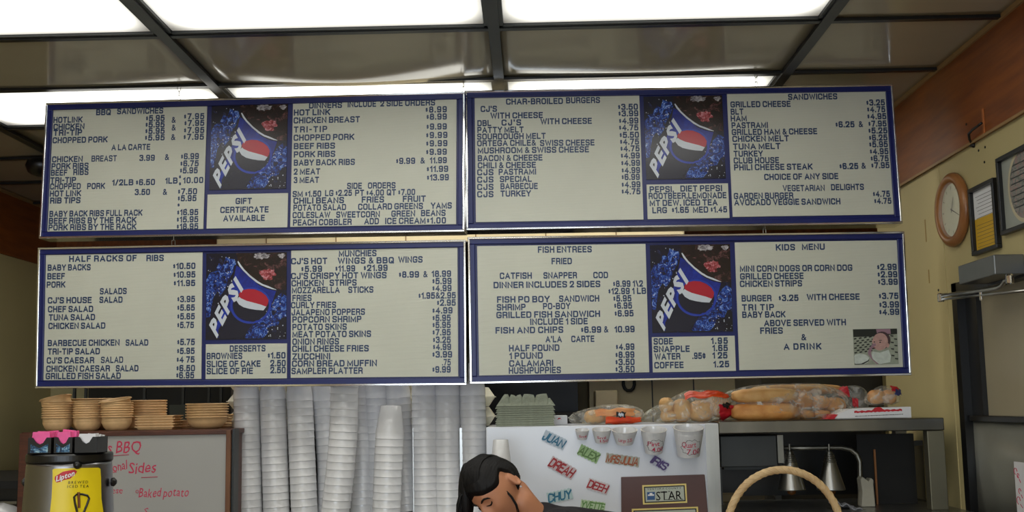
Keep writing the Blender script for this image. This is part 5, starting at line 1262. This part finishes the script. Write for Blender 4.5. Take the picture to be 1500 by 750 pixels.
# ---------------------------------------------------------------- person bending over the counter
HS = .98; ear = P(750, 705, 3.38)
f_ = Vector((-.35, -.62, -.70)).normalized(); l_ = Vector((.62, -.67, .40)); l_ = (l_-f_*l_.dot(f_)).normalized(); u_ = f_.cross(l_)
HC = ear-l_*.074*HS
HM = Matrix(((f_.x*HS, l_.x*HS, u_.x*HS, HC.x), (f_.y*HS, l_.y*HS, u_.y*HS, HC.y), (f_.z*HS, l_.z*HS, u_.z*HS, HC.z), (0, 0, 0, 1)))
def g3(d, c, s): return math.exp(-((d-Vector(c)).length_squared)/(s*s))
def head_pt(d, extra=0):
    """unit direction in the head frame (x forward, y left, z up) -> point, metres"""
    x, y, z = d; r = Vector((x*(.098 if x > 0 else .080), y*.073, z*(.108 if z > 0 else .12)))
    if z < 0: r.y *= 1-.32*(-z)**1.3; r.x += .018*(-z) if x > 0 else .045*(-z)**1.2
    r.z += .012
    k = 0
    k += .024*g3(d, (.96, 0, -.16), .16)+.012*g3(d, (.99, 0, .05), .12)         # nose
    k += .007*(g3(d, (.93, .0, -.46), .16))+.009*g3(d, (.82, 0, -.72), .2)       # lips, chin
    for s in (-1, 1):
        k += -.010*g3(d, (.90, .38*s, .08), .15)+.006*g3(d, (.88, .36*s, .25), .16)+.005*g3(d, (.78, .55*s, -.2), .22)
        k += .004*g3(d, (.90, .37*s, .05), .08)
    return r+d*(k+extra)
bm = bmesh.new(); bmesh.ops.create_uvsphere(bm, u_segments=72, v_segments=48, radius=1)
for v in bm.verts: v.co = HM @ head_pt(v.co.normalized())
# ears
for s in (1, -1):
    T = HM @ Matrix.Translation((-.006, s*.072, .0)) @ Matrix.Rotation(s*.35, 4, 'Z') @ Matrix.Rotation(-.45, 4, 'Y')
    rim = [(.014*math.cos(t)+(.004 if math.sin(t) > 0 else -.002*0), s*(.010+.006*math.cos(t+2)),   .025*math.sin(t)) for t in [2*PI*i/18 for i in range(19)]]
    tube(bm, [T @ Vector(p) for p in rim], .0042, 8, False)
    bmesh.ops.create_uvsphere(bm, u_segments=12, v_segments=8, radius=1, matrix=T @ Matrix.Translation((.003, s*.006, -.002)) @ Matrix.Diagonal((.012, .006, .021, 1)))
headbm = bm
nb = P(780, 757, 3.46)
V3 = lambda x, y, Y: tuple(P(x, y, Y))
J = {'pel': (.60, 3.78, .90), 'sp1': (.50, 3.72, .96), 'sp2': (.36, 3.63, 1.0), 'ch': V3(836, 794, 3.54), 'nk': tuple(nb), 'nj': V3(764, 736, 3.435), 'hd': tuple(HM @ Vector((-.02, 0, -.06))),
     'sl': V3(818, 775, 3.38), 'el': (.16, 3.16, 1.045), 'wl': (.0, 3.0, 1.035), 'hl': (-.06, 2.95, 1.03), 'sr': V3(770, 800, 3.66), 'er': (-.20, 3.40, 1.05), 'wr': (-.19, 3.09, 1.035), 'hr': (-.17, 3.02, 1.03),
     'hipl': (.66, 3.70, .86), 'kl': (.66, 3.66, .48), 'al': (.66, 3.72, .08), 'tl': (.63, 3.57, .04), 'hipr': (.52, 3.84, .86), 'kr': (.50, 3.78, .48), 'ar': (.50, 3.84, .08), 'tr': (.47, 3.70, .04)}
RD = {'pel': .13, 'sp1': .12, 'sp2': .115, 'ch': .105, 'nk': .050, 'nj': .047, 'hd': .05, 'sl': .055, 'el': .04, 'wl': .025, 'hl': .027, 'sr': .058, 'er': .04, 'wr': .025, 'hr': .027,
      'hipl': .09, 'kl': .06, 'al': .04, 'tl': .035, 'hipr': .09, 'kr': .06, 'ar': .04, 'tr': .035}
ED = [('pel', 'sp1'), ('sp1', 'sp2'), ('sp2', 'ch'), ('ch', 'nk'), ('nk', 'nj'), ('nj', 'hd'), ('ch', 'sl'), ('sl', 'el'), ('el', 'wl'), ('wl', 'hl'), ('ch', 'sr'), ('sr', 'er'), ('er', 'wr'), ('wr', 'hr'),
      ('pel', 'hipl'), ('hipl', 'kl'), ('kl', 'al'), ('al', 'tl'), ('pel', 'hipr'), ('hipr', 'kr'), ('kr', 'ar'), ('ar', 'tr')]
def hull_bm(bm, J, RD, ED):
    """closed tapered limbs and round joints, later fused into one surface by a voxel remesh"""
    for k in J:
        bmesh.ops.create_uvsphere(bm, u_segments=20, v_segments=12, radius=RD[k], matrix=Matrix.Translation(J[k]))
    for a, b in ED:
        A_, B_ = Vector(J[a]), Vector(J[b]); tube(bm, [A_.lerp(B_, t) for t in (0, .25, .5, .75, 1)], [RD[a]+(RD[b]-RD[a])*t for t in (0, .25, .5, .75, 1)], 20)
    return bm
def fused(o, vox, it=6):
    """replace an object's mesh by its fused, smoothed outer surface"""
    r_ = o.modifiers.new('r', 'REMESH'); r_.mode = 'VOXEL'; r_.voxel_size = vox; q_ = o.modifiers.new('q', 'SMOOTH'); q_.iterations = it; q_.factor = .5
    bpy.context.view_layer.update(); me_ = bpy.data.meshes.new_from_object(o.evaluated_get(bpy.context.evaluated_depsgraph_get())); o.modifiers.clear(); o.data = me_
    me_.polygons.foreach_set('use_smooth', [True]*len(me_.polygons)); return o
def skinmesh(J, RD, ED, root, sub=2):
    b_ = hull_bm(bmesh.new(), J, RD, ED); o = obj('sk', b_, None); fused(o, .012, 8); me_ = o.data; bpy.data.objects.remove(o); return me_
bm = hull_bm(headbm, J, RD, ED)
# fingers
for side, w0, h0 in ((1, 'wl', 'hl'), (-1, 'wr', 'hr')):
    wv, hv = Vector(J[w0]), Vector(J[h0]); d = (hv-wv).normalized(); sd = Vector((d.y, -d.x, 0)).normalized()
    for k in range(4):
        o_ = sd*((k-1.5)*.018); L = (.068, .078, .074, .058)[k]; base = hv+o_+d*.01
        tube(bm, [base-d*.02, base, base+d*L*.45+Vector((0, 0, .006)), base+d*L*.8+Vector((0, 0, -.004)), base+d*L+Vector((0, 0, -.016))], [.009, .009, .0085, .0078, .005], 10)
    tb = wv+d*.03; s2 = -sd*side
    tube(bm, [tb, tb+s2*.03+d*.02, tb+s2*.04+d*.05, tb+s2*.034+d*.07], [.011, .0105, .009, .006], 10)
ps = obj('person', bm, 'skin', smooth=True)
fused(ps, .0042, 4)
tag(ps, 'dark-haired person in a black shirt bending over the counter, face down', 'person')
# hair: cap plus strands
def hairline(d):
    x, y, z = d
    if x > -.10: return z > .64-.38*abs(y)**1.2+.05*math.sin(y*9)*0
    return z > -.55+.35*max(0, x+.5)
bm = bmesh.new(); bmesh.ops.create_uvsphere(bm, u_segments=150, v_segments=100, radius=1)

def sstep(a, b, x): t_ = max(0, min(1, (x-a)/(b-a))); return t_*t_*(3-2*t_)
for v in bm.verts:
    d = v.co.normalized(); t_ = math.atan2(d.y, d.z); m_ = sstep(-.04, -.22, d.x) if False else sstep(.04, .22, -d.x)
    s_ = (d.z-(.50-.36*abs(d.y)**1.2))*(1-m_)+(d.z+.45)*m_-.45*g3(d, (-.06, .97, .12), .26)-.45*g3(d, (-.06, -.97, .12), .26)
    ex = max(-.014, min(.011, s_*.09)); ex += (.0007*math.sin(t_*70+4*d.x)+.0035*noise.noise(d*4)) if ex > .002 else 0
    v.co = HM @ head_pt(d, ex)
hb_ = obj('hair', bm, 'hair', ps, smooth=True)
def strand_group(name, starts, path, r0, sway=.003):
    bm = bmesh.new()
    for k in range(starts):
        pts = []; off = Vector((random.uniform(-1, 1), random.uniform(-1, 1), random.uniform(-1, 1)))*sway
        for i, p in enumerate(path): pts.append(HM @ (Vector(p)+off*(1+i*.35)))
        rr = [r0*(1-.7*i/(len(path)-1)) for i in range(len(path))]; tube(bm, pts, rr, 5)
    return obj(name, bm, 'hair', ps, smooth=True)
# one loose lock before the near ear, fine hair swept back over the hairline
bm = bmesh.new()
for k in range(6):
    oo = Vector((random.uniform(-.0015, .0015), random.uniform(-.002, .002), random.uniform(-.0015, .0015))); yy = HC.y-.072
    tube(bm, [P(731, 712, yy+.02)+oo, P(740, 718, yy+.006)+oo, P(749, 728, yy)+oo*1.5, P(756, 740, yy)+oo*2, P(760, 756, yy+.01)+oo*2.5], [.0016, .0018, .0018, .0014, .0008], 5)
obj('hair_lock', bm, 'hair', ps, smooth=True)
for q in range(11):
    y0 = -.55+.11*q; bm = bmesh.new()
    for k in range(5):
        dy = random.uniform(-.05, .05); tube(bm, [HM @ head_pt(Vector((x_, (y0+dy)*ww, z_)).normalized(), ex_) for x_, ww, z_, ex_ in ((.74, .8, .66, .004), (.62, .95, .78, .010), (.3, 1.05, .95, .013), (-.1, 1.1, 1, .014), (-.5, 1, .8, .013), (-.8, .8, .5, .011))], [.0012, .003, .0036, .0036, .003, .001], 5)
    obj('hair_lock', bm, 'hair', ps, smooth=True)
# hair hanging down on the far side of the face, falling straight
bm = bmesh.new()
bmesh.ops.create_uvsphere(bm, u_segments=24, v_segments=16, radius=1, matrix=Matrix.Translation(P(683, 724, HC.y-.01)) @ Matrix.Diagonal((.026, .045, .10, 1)))
for k in range(110):
    s_ = random.random(); a0 = HM @ Vector((.085-.05*s_, -.045-.035*s_, .085-.05*s_)); L_ = .20; a0 = a0+Vector((random.uniform(-.008, .004), random.uniform(-.01, .01), random.uniform(-.005, .015)))
    pts = [a0+Vector((.02, .01, .02)), a0, a0+Vector((-.010, 0, -.04)), a0+Vector((-.012, .0, -.09)), a0+Vector((-.008, 0, -.14)), a0+Vector((0, 0, -L_))]
    tube(bm, pts, [.002, .003, .0035, .003, .002, .001], 5)
obj('hanging_hair', bm, 'hair', ps, smooth=True)
# brows, closed eyes, lips
for s in (1, -1):
    bm = bmesh.new(); tube(bm, [HM @ head_pt(Vector((.93, s*y, z)).normalized(), .0035) for y, z in ((.17, .22), (.28, .27), (.42, .29), (.55, .25), (.64, .18))], [.0022, .0034, .0034, .0026, .001], 6); obj('eyebrow', bm, 'hair', ps, smooth=True)
    bm = bmesh.new(); tube(bm, [HM @ head_pt(Vector((.93, s*y, z)).normalized(), .003) for y, z in ((.22, .07), (.30, .02), (.40, .0), (.50, .03), (.56, .08))], [.0012, .0022, .0028, .0024, .001], 6); obj('eyelashes', bm, 'hair', ps, smooth=True)
bm = bmesh.new(); tube(bm, [HM @ head_pt(Vector((.9, y, -.45-.02*math.cos(y*8))).normalized(), .002) for y in (-.22, -.12, 0, .12, .22)], [.002, .005, .006, .005, .002], 8); obj('lips', bm, mat('lips', (160, 84, 80), .4), ps, smooth=True)
c = HM @ Vector((.0, .082, -.032)); bm = bmesh.new(); bmesh.ops.create_uvsphere(bm, u_segments=10, v_segments=8, radius=.0035)
for v in bm.verts: v.co = v.co+c
obj('earring', bm, 'silver', ps, smooth=True)
# shirt and trousers
JS = {k: J[k] for k in ('pel', 'sp1', 'sp2', 'ch', 'sl', 'el', 'sr', 'er')}; JS['nk'] = tuple(Vector(J['ch']).lerp(nb, .72))
shl = Vector(J['sl']).lerp(Vector(J['el']), .75); shr = Vector(J['sr']).lerp(Vector(J['er']), .6); JS['el'] = tuple(shl); JS['er'] = tuple(shr)
RS = {k: RD.get(k, .06)+.012 for k in JS}; RS['nk'] = .072; RS['el'] = .06; RS['er'] = .06
sm_ = skinmesh(JS, RS, [('pel', 'sp1'), ('sp1', 'sp2'), ('sp2', 'ch'), ('ch', 'nk'), ('ch', 'sl'), ('sl', 'el'), ('ch', 'sr'), ('sr', 'er')], 'pel'); obj('shirt', sm_, 'shirt', ps, smooth=True)
JT = {k: J[k] for k in ('pel', 'hipl', 'kl', 'al', 'hipr', 'kr', 'ar')}; RT = {k: RD[k]+.014 for k in JT}
obj('trousers', skinmesh(JT, RT, [('pel', 'hipl'), ('hipl', 'kl'), ('kl', 'al'), ('pel', 'hipr'), ('hipr', 'kr'), ('kr', 'ar')], 'pel'), 'black', ps, smooth=True)
for s in ('l', 'r'):
    a, b = Vector(J['a'+s]), Vector(J['t'+s]); d = (b-a); d.z = 0; d.normalize(); m_ = (a+b)/2; ang = math.atan2(d.y, d.x)
    sh_ = blob_mesh(.135, .05, .045, 0, 0, 2.6); 
    for v in sh_.verts: v.co = Matrix.Rotation(ang, 3, 'Z') @ v.co+Vector((m_.x, m_.y, .046))
    obj('shoe', sh_, 'black', ps, smooth=True)
